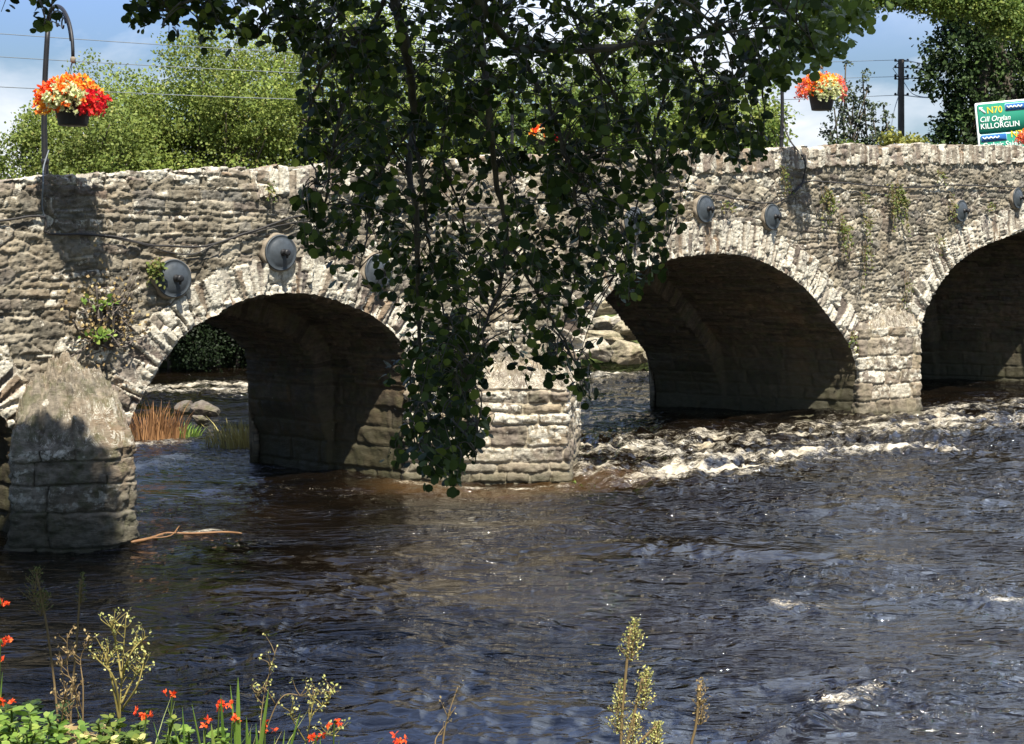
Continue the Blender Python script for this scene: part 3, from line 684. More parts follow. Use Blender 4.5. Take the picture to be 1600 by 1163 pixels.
while ys[-1]<75: ys.append(ys[-1]*1.0042)
ys=np.array(ys); kx=np.concatenate([np.linspace(-1.6,-.46,60)[:-1],np.linspace(-.46,.46,820),np.linspace(.46,1.6,60)[1:]])
KX,YY=np.meshgrid(kx,ys); XX=KX*YY
def segd(px_pts):
    P=np.array([wat(x,y)[:2] for x,y in px_pts]); d=np.full(XX.shape,1e9)
    for a,b in zip(P[:-1],P[1:]):
        ab=b-a; t=np.clip(((XX-a[0])*ab[0]+(YY-a[1])*ab[1])/(ab@ab),0,1)
        d=np.minimum(d,np.hypot(XX-a[0]-ab[0]*t,YY-a[1]-ab[1]*t))
    return d
foam=np.zeros(XX.shape); rap=np.zeros(XX.shape)
def fz(pts,w,st,rp=0.):
    global foam,rap
    d=segd(pts); g=np.exp(-(d/w)**2); foam=np.maximum(foam,st*g); rap=np.maximum(rap,rp*np.exp(-(d/(w*1.5))**2))
fz([(935,742),(1010,748),(1100,735),(1180,720)],.8,1.08,1.)
fz([(1130,738),(1200,722),(1300,712),(1400,706),(1480,703)],.55,1.14,.9)
fz([(960,708),(1060,700),(1180,690),(1300,680),(1420,668),(1600,660)],1.7,.92,.9)
fz([(1430,655),(1520,640),(1640,628)],1.2,.8,.6)
fz([(1150,752),(1160,745)],.3,.9,.7)
fz([(190,735),(255,722)],.6,1.35,.5); fz([(200,700),(270,695)],.5,.9,.4)
fz([(240,610),(330,604),(420,612)],1.5,1.05,.7); fz([(900,592),(1030,584)],1.2,.95,.5)
fz([(200,848),(260,838),(340,832)],.16,.85,.2); fz([(620,756),(760,762),(880,758)],.2,.95,.2); fz([(400,760),(560,775),(700,768)],.5,.42,.2)
fz([(1215,942),(1280,945)],.11,.76,.3); fz([(1300,1090),(1375,1075)],.15,.80,.5); fz([(1180,1163),(1300,1110),(1370,1085)],.08,.75,.5)
fz([(1070,820),(1130,822)],.12,.6,.3); fz([(1420,1120),(1480,1090)],.08,.5,.2); fz([(1560,945),(1600,948)],.2,.7,.3); fz([(1260,900),(1420,930),(1560,925)],.25,.42,.3)
fz([(1400,760),(1600,750)],.6,.4,.4); fz([(1100,790),(1300,780)],.7,.28,.3)
shoal=np.exp(-(segd([(650,760),(780,772),(890,758),(960,752)])/.55)**2)*.5
# smooth swells stretched across the flow, chop between them
w1=fbm(XX*.55+.6*gn(XX*.3,YY*.3,5),YY*1.15+.5*gn(XX*.25,YY*.5,6),3,401)
w2=1-np.abs(fbm(XX*1.7+1.0*gn(XX*.7,YY*.9,15),YY*3.2,3,411))*1.8
w3=fbm(XX*6,YY*10,3,421)
ca,sa=math.cos(.45),math.sin(.45); XR=XX*ca+YY*sa; YR=-XX*sa+YY*ca
strk=fbm(XR*.9+.8*gn(XX*1.1,YY*1.1,91),YR*2.6+.8*gn(XX*1.3,YY*1.3,92),4,93); rdg=1-2.2*np.abs(fbm(XR*1.3,YR*3.2+.5*gn(XX*2,YY*2,96),3,95))
foam=foam*np.clip(.66+.5*strk+.28*rdg,0,1.3)
patch=sst(-.35,.45,gn(XX*.35,YY*.6,431)+.25*np.tanh((XX+1)*.4))
amp=.030+.018*patch
ZW=(.035+.02*patch)*fbm(XX*.28+2,YY*.62,2,405)+amp*w1+(.008+.018*patch)*w2+.0035*w3*(.2+patch)
ZW=ZW+rap*(.10*fbm(XX*1.3,YY*1.9,4,441)+.05*rdg+.05*(1-np.abs(fbm(XX*3,YY*4.5,3,451))*2)+.05)
ZW=ZW*np.clip((90-YY)/30,0.2,1)-.02
o=np_mesh('river',np.stack([XX,YY,ZW],-1).reshape(-1,3),grid_faces(*XX.shape),water(),None,{'foam':foam,'shoal':shoal}); tag(o,kind='structure')

# ------------------------------------------------------------ ground: river bed, near bank, far bank
gx=np.concatenate([np.linspace(-400,-45,20)[:-1],np.linspace(-45,45,150),np.linspace(45,400,20)[1:]]); gy=np.concatenate([np.linspace(-60,-4,15)[:-1],np.linspace(-4,80,230),np.linspace(80,500,25)[1:]])
GX,GY=np.meshgrid(gx,gy)
nearb=1.35*sst(5.6,3.2,GY+.35*gn(GX*.6,GY*.6,1)); 
farY=38.5+.22*GX+.9*gn(GX*.25,GY*0,2)      # waterline of the far bank
farb=sst(0,5.5,GY-farY)*3.2
rightb=sst(17.5,22,GX+.1*GY-4)*4.2*sst(14,20,GY)
GZ=-.75+np.maximum(np.maximum(nearb*1.55,farb*1.25),rightb)+.12*fbm(GX*.8,GY*.8,3,3)
m,nt,out=newmat('grassy_ground'); b=N(nt,'ShaderNodeBsdfPrincipled'); v=coords(nt)
c=ramp(nt,noise(nt,1.2,6,.7,v),[(.3,(.05,.04,.022)),(.5,(.06,.085,.02)),(.7,(.10,.14,.035))]); nt.links.new(c,b.inputs['Base Color']); b.inputs['Roughness'].default_value=.95
nt.links.new(b.outputs[0],out.inputs[0]); M['ground']=m
tag(np_mesh('ground',np.stack([GX,GY,GZ],-1).reshape(-1,3),grid_faces(*GX.shape),m),kind='structure')

# ------------------------------------------------------------ boulders
def boulder(c,r,sc,seed,label,grp=None,name='boulder'):
    n=50; m_=76; th=np.linspace(0,math.pi,n); ph=np.linspace(0,2*math.pi,m_,endpoint=False); T,Ph=np.meshgrid(th,ph,indexing='ij')
    d=np.stack([np.sin(T)*np.cos(Ph),np.sin(T)*np.sin(Ph),np.cos(T)],-1)
    rg=np.random.default_rng(seed); R=np.ones(T.shape)
    for _ in range(15):       # facets cut by random planes
        q=rg.normal(size=3); q/=np.linalg.norm(q); dd=rg.uniform(.52,.86); dt=(d@q); R=np.where(dt*R>dd,dd/np.maximum(dt,.05),R)
    x,y,z=d[...,0],d[...,1],d[...,2]
    R=R*(1+.07*fbm(x*2+seed,y*2+z*3,5,seed))
    V=d*R[...,None]*np.array(sc)*r; i=np.arange(n*m_).reshape(n,m_); j=np.roll(i,-1,1)
    f=np.stack([i[:-1],i[1:],j[1:],j[:-1]],-1).reshape(-1,4)
    a=rg.uniform(0,6.28); ca,sa=math.cos(a*.08-.2),math.sin(a*.08-.2)
    V=V.reshape(-1,3)
    V[:,[0,2]]=np.stack([V[:,0]*ca-V[:,2]*sa,V[:,0]*sa+V[:,2]*ca],1)
    o=np_mesh(name,V,f,M['boulder'],None,{'rid':np.full(len(V),0. if name=='rock' else .3+.7*rg.random()),'jt':np.ones(len(V))}); o.location=[float(q) for q in c]
    tag(o,label,'boulder',grp); return o
BZ=[(935,548,36.5,30,(1,.7,.62),'pale rounded boulder at the waterline, lower left of the pile'),(985,552,37,42,(1,.7,.55),'wide mossy boulder at the waterline in the middle of the pile'),(1022,556,36.6,24,(.7,.7,.9),'pale pointed boulder at the right end of the pile by the pier'),
 (942,530,38,36,(1.1,.7,.45),'flat grey boulder lying on the two lower ones'),(995,517,38.2,40,(1.2,.7,.42),'long purple grey boulder, second layer under the arch'),(985,495,39,34,(1.2,.7,.4),'cream slab on top of the boulder pile'),
 (950,505,39,26,(1,.7,.6),'small yellow mossy boulder behind the pile'),(915,545,37.4,18,(1,.8,.9),'small round boulder at the left end of the pile'),(1035,525,38.5,34,(1,.7,.7),'boulder half hidden behind the pier'),
 (925,510,39.5,30,(1,.7,.6),'ochre boulder behind the leaves at the arch opening'),(960,478,40.2,40,(1.2,.7,.5),'pale boulder high in the pile'),(1020,480,40,40,(1,.7,.7),'grey boulder at the top of the pile'),(880,540,38,40,(1,.7,.6),'boulder beyond the left edge of the pile'),(905,490,40.5,40,(1,.7,.7),'upper left boulder of the pile behind the leaves')]
for i,(x,y,Y,rp,sc,l) in enumerate(BZ): boulder(at(x,y,Y),rp*Y/F*1.08,sc,500+i,l,'boulders piled on the far bank under the middle arch')
for i,(x,y,rp,l) in enumerate([(322,640,20,'pinkish rounded rock standing in the stream beyond the left arch'),(288,636,15,'low grey rock left of the pinkish rock in the stream'),(312,655,12,'small wet rock in front of the pinkish rock'),(404,608,12,'small reddish rock by the far pier edge')]):
    p=wat(x,y+8); boulder((p[0],p[1],.08),rp*p[1]/F*1.3,(1,.8,.62),540+i,l,'rocks in the stream beyond the left arch','rock')

# ------------------------------------------------------------ reeds and grasses
BL=np.array([[-.5,0],[.5,0],[.42,.55],[0,1],[-.42,.55]])
def clump(c,R,h,n,mat,label,name='reed_clump',cat='reeds',wd=.012,lean=.35,par=None,segs=5,Ry=None):
    c=np.array(c,float); V=[];Fc=[];rid=[];k=0
    for i in range(n):
        a=random.uniform(0,6.28); rr=R*math.sqrt(random.random()); b=np.array([rr*math.cos(a),(Ry or R)/R*rr*math.sin(a),0]); hh=h*random.uniform(.45,1.)
        dr=np.array([math.cos(a),math.sin(a),0])*random.uniform(0,lean)+RNG.normal(size=3)*.12; dr[2]=0
        sd=np.array([math.cos(a+1.57+random.uniform(-.9,.9)),math.sin(a+1.57),0])*wd*random.uniform(.6,1.3)
        rv=random.random()
        for t in np.linspace(0,1,segs):
            p=b+np.array([0,0,hh*(t-.22*lean*t*t)])+dr*hh*t*t; w=(1-t)**.6+.05
            V+= [p-sd*w,p+sd*w]; rid+=[rv,rv]
        for q in range(segs-1): Fc.append([k+2*q,k+2*q+1,k+2*q+3,k+2*q+2])
        k+=2*segs
    o=np_mesh(name,np.array(V),np.array(Fc),mat,par,{'rid':np.array(rid)},False)
    if par is None: o.location=[float(q) for q in c]; tag(o,label,cat)
    return o
p=wat(238,688); clump((p[0],p[1],-.05),.55,.74,300,M['rust'],'rust brown reeds in the water beyond the left arch',wd=.012,Ry=.4)
p=wat(283,680); clump((p[0],p[1],-.05),.34,.26,160,M['grassy'],'low bright green grass beside the rust reeds','grass_clump','grass',wd=.014,lean=.5)
p=wat(385,698); clump((p[0],p[1],-.05),.65,.55,300,M['straw'],'straw yellow reeds against the far pier edge',wd=.012,Ry=.4,lean=.6)
p=wat(925,755); clump((p[0],p[1],-.05),.30,.12,90,M['grassy'],'low green weed at the water by the middle pier','water_weed','weed',wd=.012,lean=1.2)
# stick drifting by the left pier
a=MB(); q=[wat(x,y)+[0,0,.03] for x,y in ((205,852),(235,846),(262,838),(300,838),(350,836),(378,838))]; a.tube(crom(q,5),[.012]+[.018]*10+[.012]*14+[.006],6); a.tube(crom([q[1],q[1]+[.2,.05,.02],q[2]+[.1,.1,.06]],4),.007,5)
tag(a.build('driftwood',simple('wet_driftwood',(.20,.10,.04),.6,0,.4)),'orange brown driftwood stick floating beside the left pier','driftwood')

# ------------------------------------------------------------ trees
def tree(name,base,h,blobs,nleaf,L,mat,label,grp=None,cat='tree',T=DIAM,trunk_r=.16,shell=.55,twig=True,clsz=.5,up=.5,stems=1,limbs=True):
    """blobs: (dx,dy,z,rx,ry,rz) ellipsoids of foliage, filled with small sprigs"""
    base=np.array(base,float); root=empty(name,base); tag(root,label,cat,grp)
    a=MB()
    for st in range(stems):
        tx=(st-(stems-1)/2)*.5
        tp=crom([[tx,0,-.4],[tx+random.uniform(-.2,.2),random.uniform(-.2,.2),h*.3],[tx+random.uniform(-.3,.3),0,h*.72]],8); a.tube(tp,np.linspace(trunk_r,trunk_r*.35,len(tp)),8)
        for b in (blobs[st::stems] if limbs else []):
            s_=tp[random.randint(5,len(tp)-3)]; e=np.array(b[:3]); mid=(s_+e)/2+np.array([0,0,-.1*h*random.random()]); pp=crom([s_,mid,e],6); a.tube(pp,np.linspace(trunk_r*.45,.02,len(pp)),5)
    a.build('trunk',M['bark'],root)
    vol=np.array([b[3]*b[4]*b[5] for b in blobs])**.67; cnt=(vol/vol.sum()*nleaf/14).astype(int)+1
    C=[];A_=[];Nn=[]
    for b,c in zip(blobs,cnt):
        d=rdir(c); rr=RNG.uniform(shell,1.04,(c,1))**.8; cc=np.array(b[:3])+d*rr*np.array(b[3:6])
        cc=cc+.12*np.array(b[3:6])*np.stack([gn(cc[:,0]*1.1,cc[:,2]*1.1,q) for q in (1,2,3)],1)*3
        off=RNG.normal(size=(c,14,3))*clsz*.42*np.array([1,1,.8]); pts=(cc[:,None]+off).reshape(-1,3)
        dd=np.repeat(d,14,0); C.append(pts); A_.append(dd*.6+rdir(len(pts))*.8+np.array([0,0,-.1])); Nn.append(dd*.7+rdir(len(pts))*.8+np.array([0,-.2,up]))
    C=np.concatenate(C); leaves('crown',C,np.concatenate(A_),np.concatenate(Nn),RNG.uniform(.6,1.3,len(C))*L,T,mat,root)
    return root
def blobtree(w,h,n,seed,low=.15,d=None,rr=(.2,.4)):
    rg=np.random.default_rng(seed); B=[]
    for i in range(n):
        z=h*(low+(1-low)*(i+.5)/n*.9); ww=w*math.sqrt(max(.08,1-((z/h-.42)/.62)**2)); r=w*rg.uniform(*rr)
        a=rg.uniform(0,6.28); q=rg.uniform(.2,.75); B.append((ww*q*math.cos(a),ww*q*math.sin(a)*.8,z,r,r*.9,r*rg.uniform(.7,1.)))
    return B
# far trees: px x, crown top px y, distance, half-width m, label
FT=[(10,165,34,3.2,'willow','low willow at the far left edge of the skyline'),(90,140,33,3.0,'willow','small round willow behind the left hooked post'),(185,88,36,3.9,'willow','pale willow with a rounded top, right of the left basket'),
 (300,45,35,4.0,'willow','tall pale willow behind the bridge left of the hanging leaves'),(430,-10,37,4.4,'willow','tallest pale willow, left edge of the hanging leaves'),(560,-60,38,4.6,'willow','willow behind the left half of the hanging leaves'),
 (700,60,40,4.2,'bush','broad green tree seen through gaps in the middle of the hanging leaves'),(840,100,41,4.0,'bush','green tree behind the small orange basket'),(930,-40,44,4.2,'willow','tall tree behind the pale bare branch'),
 (1050,90,40,3.6,'bush','green tree behind the right half of the hanging leaves'),(1150,95,39,3.0,'willow','light green tree just left of the right hooked post')]
for i,(x,yt,Y,w,mt,l) in enumerate(FT):
    z=HC-(yt-YH)/F*Y; g=2.6; h=z-g
    tree('willow_tree' if mt=='willow' else 'broadleaf_tree',(at(x,400,Y)[0],Y+3,g),h,blobtree(w*1.05,h,26,600+i,.03,None,(.13,.42)),44000 if i<5 else 22000,.088 if i<5 else .12,M[mt],l,'trees on the bank behind the bridge',clsz=.36,stems=3,shell=.6)
# undergrowth on the far bank seen through the left arch, shade in its leaf colour
for i,(x,y,Y,w,h) in enumerate([(150,560,36,2.2,2.6),(250,555,36,2.0,2.8),(330,560,37,2.0,2.6),(410,560,38,2.0,2.8),(500,560,38.5,2.2,2.8),(700,560,40,2.5,3)]):
    l=['dark bank shrub far left, mostly behind the left pier','dark bank shrub over the rust reeds','dark bank shrub in the middle of the left arch opening','dark bank shrub over the straw reeds','bank shrub hidden behind the left barrel','bank shrub behind the middle pier'][i]
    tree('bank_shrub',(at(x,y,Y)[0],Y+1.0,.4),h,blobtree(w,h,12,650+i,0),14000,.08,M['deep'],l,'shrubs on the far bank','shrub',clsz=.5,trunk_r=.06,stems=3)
# ivy clad tree at the right
Y=42; bx=at(1540,400,Y)[0]
B=[]
for i in range(16):
    z=1.2+i*.75; B.append((-.75+.35*math.sin(i*1.7),0,z,.95+.2*math.sin(i*2.3),1.0,.75))
for i in range(12):
    z=1.2+i*.95; B.append((1.6+.5*math.sin(i*2.1),.3,z,1.1,1.1,.8))
tree('ivy_tree',(bx,Y,2.6),12,B,52000,.13,M['ivy'],'tall dark tree wrapped in ivy at the right edge',None,clsz=.3,trunk_r=.35,up=.3)
B=[(0,0,2.,1.6,1.2,1.3),(.9,0,4.6,1.5,1.2,1.5),(1.4,0,1.2,1.6,1.2,1.2),(1.0,0,7,1.6,1.2,1.3),(-.3,0,8.4,1.2,1.,1.),(2.5,0,5.5,1.6,1.2,1.5)]
tree('broadleaf_tree',(at(1588,400,44)[0],46,2.6),9,B,16000,.13,M['bush'],'lighter green tree behind the ivy clad tree and road sign',clsz=.45)
# overhanging sprays from that tree across the top right
B=[(at(x,y,30)[0]-at(1620,0,30)[0],0,at(x,y,30)[2]-3,rx,.6,rz) for x,y,rx,rz in ((1285,30,.4,.3),(1320,12,.5,.3),(1350,2,.5,.25),(1385,-8,.5,.25),(1420,-6,.5,.25),(1455,0,.6,.3),(1500,0,.6,.4),(1265,60,.3,.3),(1300,48,.3,.22),(1550,10,.5,.5),(1590,40,.5,.5))]
tree('broadleaf_tree',(at(1620,0,30)[0]+2.0,30,2.6),7,[(b[0]-2.0,)+b[1:2]+(b[2]+.4,)+b[3:] for b in B],30000,.07,M['bush'],'branches of a light green tree reaching in along the top right of the sky',clsz=.26,trunk_r=.1,shell=.1,limbs=False)
# shrubs by the telegraph pole
def shr(x,yt,Y,wpx,mat,label,n,L,nm='shrub',nb=9,cl=.3,shell=.2,low=.05,name='garden_shrub'):
    z=HC-(yt-YH)/F*Y; h=z-2.8; w=wpx/2*Y/F
    tree(name,(at(x,400,Y)[0],Y,2.8),h,blobtree(w,h,nb,hash(label)%9999 if False else int(x),low),n,L,M[mat],label,None,'shrub',clsz=cl,trunk_r=.06,stems=3,shell=shell)
# pointed sparse shrub made of upright leaders
Y=38
B=[]
for x,yt in ((1322,100),(1345,118),(1360,135),(1300,170),(1378,165),(1335,150),(1315,140),(1350,170),(1390,190),(1290,205)):
    z=HC-(yt-YH)/F*Y-2.8
    for q in np.linspace(.2,1,7): B.append((at(x,0,Y)[0]-at(1335,0,Y)[0]+(1-q)*.1*random.uniform(-1,1),random.uniform(-.3,.3),z*q,.30*(1.25-q),.3*(1.25-q),z*.11))
tree('upright_shrub',(at(1335,400,Y)[0],Y,2.8),4.2,B,12000,.09,M['darkshrub'],'dark sparse upright shrub behind the right flower basket',None,'shrub',clsz=.13,trunk_r=.05,stems=5,shell=.1)
shr(1385,185,36.5,70,'yellowbush','yellow green shrub left of the telegraph pole',3500,.10)
shr(1430,195,39,60,'yellowbush','yellow green shrub right of the telegraph pole',3500,.10)
shr(1325,205,37,90,'bush','low green shrub under the right flower basket',3000,.10)
shr(1210,168,36,60,'bush','green shrub around the right hooked post',3500,.09)
shr(1462,212,40,50,'bush','small green shrub at the foot of the ivy clad tree',2500,.09)

# ------------------------------------------------------------ telegraph pole and wires
Y=46.; b0=at(1408,400,Y); root=empty('telegraph_pole',(b0[0],Y,1.8)); tag(root,'weathered wooden telegraph pole left of the ivy clad tree','telegraph pole')
topz=at(0,93,Y)[2]-1.8; a=MB(); a.tube([(0,0,0),(0,0,topz*.5),(0,0,topz)],[.13,.115,.10],12); a.build('pole',M['wood'],root)
a=MB()
for yy in (96,106,120,124,149):
    z=at(0,yy,Y)[2]-1.8
    for sx in (-1,1): a.tube([(0,0,z),(sx*.18,-.05,z)],.02,6); a.lathe((sx*.2,-.05,z-.02),(0,0,1),[(.03,0),(.045,.04),(.03,.09)],8)
a.tube([(-.1,-.12,at(0,98,Y)[2]-1.8),(-.3,-.12,at(0,108,Y)[2]-1.8),(-.1,-.12,at(0,122,Y)[2]-1.8),(-.15,-.12,at(0,150,Y)[2]-1.8)],.012,5)
a.build('insulator',M['black'],root)
def wire(pp,label,r=.016):
    P=crom([at(x,y,Yy) for x,y,Yy in pp],14); a=MB(); a.tube(P,r,4); o=a.build('overhead_wire',M['wire']); tag(o,label,'wire','overhead wires to the telegraph pole')
wire([(-260,32,30),(0,53,30.5),(420,80,31.5),(800,95,34),(1215,98,40),(1402,94,46)],'top overhead wire from the left to the telegraph pole',.008)
wire([(-260,70,30),(0,89,30.5),(420,112,31.5),(800,125,34),(1215,124,40),(1402,120,46)],'middle overhead wire from the left to the telegraph pole',.008)
wire([(-260,122,30),(0,136,30.5),(420,154,31.5),(800,162,34),(1215,156,40),(1402,149,46)],'lowest overhead wire from the left to the telegraph pole',.009)
for a0,a1,l in (((1412,94),(1480,104),'top'),((1412,106),(1480,106),'second'),((1412,122),(1480,122),'third'),((1412,149),(1470,153),'lowest')):
    wire([(a0[0],a0[1],46),((a0[0]+a1[0])/2,(a0[1]+a1[1])/2+1.5,44),(a1[0],a1[1],42)],l+' short wire from the telegraph pole into the ivy clad tree',.014)
wire([(1412,128,46),(1425,146,45),(1445,152,44),(1470,150,42)],'slack stay wire curving down right of the telegraph pole',.014)
wire([(1404,150,46),(1398,170,44),(1392,200,41)],'thin stay wire dropping left of the telegraph pole to the shrub',.014)

# ------------------------------------------------------------ road sign
Ys=37.; o0=at(1522,162,Ys); root=empty('road_sign',o0); tag(root,'green and white road direction sign reading N70 above the parapet at the right','road sign')
pxm=Ys/F
def flat(name,col,rough=.8): return simple(name,col,rough,0.,.04,0,3)
mg=flat('sign_green',(.0,.19,.12)); mw=flat('sign_white',(.78,.82,.80)); mb=flat('sign_blue',(.01,.10,.33)); mlb=flat('sign_light_blue',(.35,.62,.8)); my=flat('sign_yellow',(.80,.62,.04)); mb2=flat('sign_bright_blue',(.02,.22,.62))
def rrect(x0,y0,x1,y1,r,y,name,mat,th=.006,hole=None):
    def ring(x0,y0,x1,y1,r):
        P=[]
        for cx,cy,a0 in ((x1-r,y1-r,0),(x0+r,y1-r,90),(x0+r,y0+r,180),(x1-r,y0+r,270)):
            for t in range(0,91,15): P.append((cx+r*math.cos(math.radians(a0+t)),cy+r*math.sin(math.radians(a0+t))))
        return P
    P=ring(x0,y0,x1,y1,r); n=len(P); V=[(p[0],y-th,p[1]) for p in P]+[(p[0],y,p[1]) for p in P]
    Fs=[list(range(n)),list(range(n,2*n))[::-1]]+[[i+n,(i+1)%n+n,(i+1)%n,i] for i in range(n)]
    a=MB(); a.add(V,Fs); return a.build(name,mat,root,False)
SW,SH=215*pxm,118*pxm
rrect(0,-SH,SW,0,.05,0,'panel',mw,.03)
rrect(.045,-49*pxm+.0,SW-.04,-.04,.07,-.032,'direction_field',mg)
rrect(.045,-SH+.04,SW-.04,-.05-48.6*pxm,.07,-.032,'direction_field',mg)
def text(s,x,z,size,mat,shear=0.,name='lettering',bold=.0):
    cu=bpy.data.curves.new('t','FONT'); cu.body=s; cu.size=size; cu.shear=shear; cu.extrude=.003; cu.offset=bold
    t=bpy.data.objects.new('t',cu); COL.objects.link(t); bpy.context.view_layer.update()
    me=bpy.data.meshes.new_from_object(t.evaluated_get(bpy.context.evaluated_depsgraph_get())); bpy.data.objects.remove(t)
    me.materials.clear(); me.materials.append(mat); o=bpy.data.objects.new(name,me); link(o,root); o.rotation_euler=(math.pi/2,0,0); o.location=(x,-.045,z); return o
k=pxm*1.0
text('N70',18*k,-17.5*k,14.5*k,my,0,bold=.12*k); text('Cill Orglan',5*k,-30*k,11.4*k,mw,.25,bold=.1*k); text('KILLORGLIN',5.5*k,-41*k,11.6*k,mw,0,bold=.1*k)
text('N70',53.5*k,-58*k,14.5*k,my,0,bold=.12*k); text('Cathair Saidhbhín',5*k,-71*k,11.4*k,mw,.25,bold=.1*k); text('CAHERSIVEEN',5.5*k,-83*k,11.6*k,mw,0,bold=.1*k)
def badge(x0,z0,x1,z1,zz0,zz1,S_=True):
    rrect(x0*k,z0*k,x1*k,z1*k,2.5*k,-.04,'badge_rim',mlb); rrect((x0+.9)*k,(z0+.9)*k,(x1-.9)*k,(z1-.9)*k,2*k,-.048,'badge',mb)
    a=MB(); xs=np.linspace(zz0,zz1,9); zc=(z0+z1)/2
    for i in range(8): 
        pa=np.array([xs[i]*k,-.056,(zc+(1.7 if i%2==0 else -1.7))*k]); pb=np.array([xs[i+1]*k,-.056,(zc+(1.7 if i%2 else -1.7))*k]); a.tube([pa,pb],1.1*k,5)
    a.build('zigzag_mark',mw,root)
badge(48,-16.5,92,-4.5,51,76); badge(4,-62,47,-50,7,34)
text('(S)',37*k,-58*k,6*k,mlb,0)
text('(N)',81*k,-12*k,6*k,mlb,0)
a=MB()
for P in ([(-5,5),(-5,-1.4),(1.4,5)],[(-3.2,2.2),(-1.2,.2),(5,-5.2),(6.4,-3.4),(.4,2.0),(-1.,3.4)][:0] or [(-3.4,1.2),(3.6,-6),(5.8,-3.8),(-1.2,3.4)]):
    n=len(P); V=[((11+p[0])*k,y_,(-12+p[1])*k) for y_ in (-.046,-.034) for p in P]; a.add(V,[list(range(n)),list(range(n,2*n))[::-1]]+[[i,i+n,(i+1)%n+n,(i+1)%n] for i in range(n)])
a.build('arrow',mw,root,False)
for xx in (25,190):
    a=MB(); a.tube([(xx*k,.06,-5*k),(xx*k,.06,-SH-1.6)],.045,10); a.build('leg',M['disc'],root)
root.rotation_euler=(0,math.radians(-5.6),math.radians(6))

# ------------------------------------------------------------ the alder overhanging from the near bank
rs=random.Random(5)
alder=empty('alder_tree',(3.6,-2.2,.6)); AL=np.array([3.6,-2.2,.6])
tag(alder,'big dark leaved alder on the near bank with branches hanging in front of the bridge','tree')
BR=[ # (list of px x, px y), distance, radius start
 ([(590,-170),(612,-30),(630,60),(643,130),(646,200),(638,260),(650,330),(652,420),(655,520),(662,620),(690,730)],7.3,.030),
 ([(640,200),(655,250),(662,300),(670,380),(690,470),(700,560),(705,640)],7.3,.012),
 ([(720,-170),(735,-20),(752,70),(760,140),(768,210),(775,280),(792,370),(780,450),(745,540),(725,620)],7.0,.026),
 ([(735,-20),(770,30),(800,70),(850,76),(920,80),(990,70),(1060,62),(1140,50),(1230,38)],6.8,.024),
 ([(800,70),(850,150),(880,230),(900,310),(905,400),(885,490),(862,575)],7.2,.014),
 ([(920,80),(960,150),(1000,220),(1035,300),(1045,370)],7.6,.012),
 ([(1060,62),(1100,130),(1140,200),(1155,255)],7.8,.011),
 ([(1060,62),(1040,140),(1010,260),(985,360),(960,430)],8.2,.011),
 ([(612,-30),(575,60),(540,150),(520,230),(508,320),(490,385)],7.0,.014),
 ([(575,60),(520,90),(490,150),(480,230),(500,290)],6.8,.010),
 ([(646,200),(605,250),(580,320),(570,390),(560,420)],7.7,.010),
 ([(792,370),(835,450),(880,530),(915,600),(925,635)],7.4,.010),
 ([(880,230),(930,330),(960,400),(985,460)],7.8,.010),
 ([(450,-120),(370,-40),(300,0),(240,20),(205,40)],6.6,.013),
 ([(500,-120),(455,-30),(425,20),(400,60)],6.9,.012),([(420,-120),(350,-50),(330,0),(320,40)],6.7,.009),([(520,-120),(490,-40),(470,20),(450,50)],6.8,.009),([(300,0),(275,10),(255,35)],6.6,.005),
 ([(752,70),(710,150),(690,240),(720,330),(735,420),(720,520)],8.0,.011),
 ([(1140,50),(1180,110),(1195,170),(1190,215)],8.0,.010),
 ([(1150,-100),(1190,-20),(1240,30),(1275,75)],7.2,.012),
 ([(1000,-120),(1010,-40),(1080,10),(1130,60),(1150,140)],6.6,.014),
 ([(880,-120),(880,-20),(910,60),(940,130),(950,220),(930,290)],8.4,.012),
 ([(-60,-120),(10,-40),(60,0),(72,35)],6.4,.011),
 ([(655,520),(640,600),(645,680),(665,730)],7.1,.006),([(662,620),(700,650),(735,690),(745,720)],7.2,.006),([(705,560),(750,620),(745,680)],7.5,.006),
 ([(560,-120),(540,0),(500,60),(470,110)],7.4,.012)]
TW=[]; nodes=[]
for pts,Y,r in BR:
    n=len(pts); P=np.array([at(x,y,Y+.25*math.sin(i*1.3+Y*9)) for i,(x,y) in enumerate(pts)])
    C=crom(P,8); C+=.012*np.stack([gn(np.arange(len(C))*.4,C[:,0]*0+q,int(Y*100)+q) for q in (1,2,3)],1)
    rad=np.linspace(r,max(.003,r*.2),len(C)); b=MB(); b.tube(C-AL,rad,7); b.build('branch',M['bark'],alder); nodes.append(C)
nodes=np.concatenate(nodes)
# lead limbs and trunk (out of the picture, above and behind)
b=MB(); b.tube(crom([(0,0,-.8),(-.1,.1,2),(-.4,.5,4.2),(-.9,1.6,6.4),(-1.4,3,8.4)],8),np.linspace(.33,.14,33),12); b.build('trunk',M['bark'],alder)
b=MB()
for tgt in [at(590,-170,7.4),at(720,-170,7.1),at(450,-120,6.7),at(1000,-120,6.8),at(1150,-100,7.2),at(-60,-120,6.5),at(880,-120,8.2)]:
    st=np.array([3.0,-1.0,6.0]); m1=(st+tgt)/2+np.array([0,0,1.6]); pp=crom([st,m1,tgt+np.array([0,-.2,.5]),tgt],8); b.tube(pp-AL,np.linspace(.11,.03,len(pp)),8)
b.build('limb',M['bark'],alder)
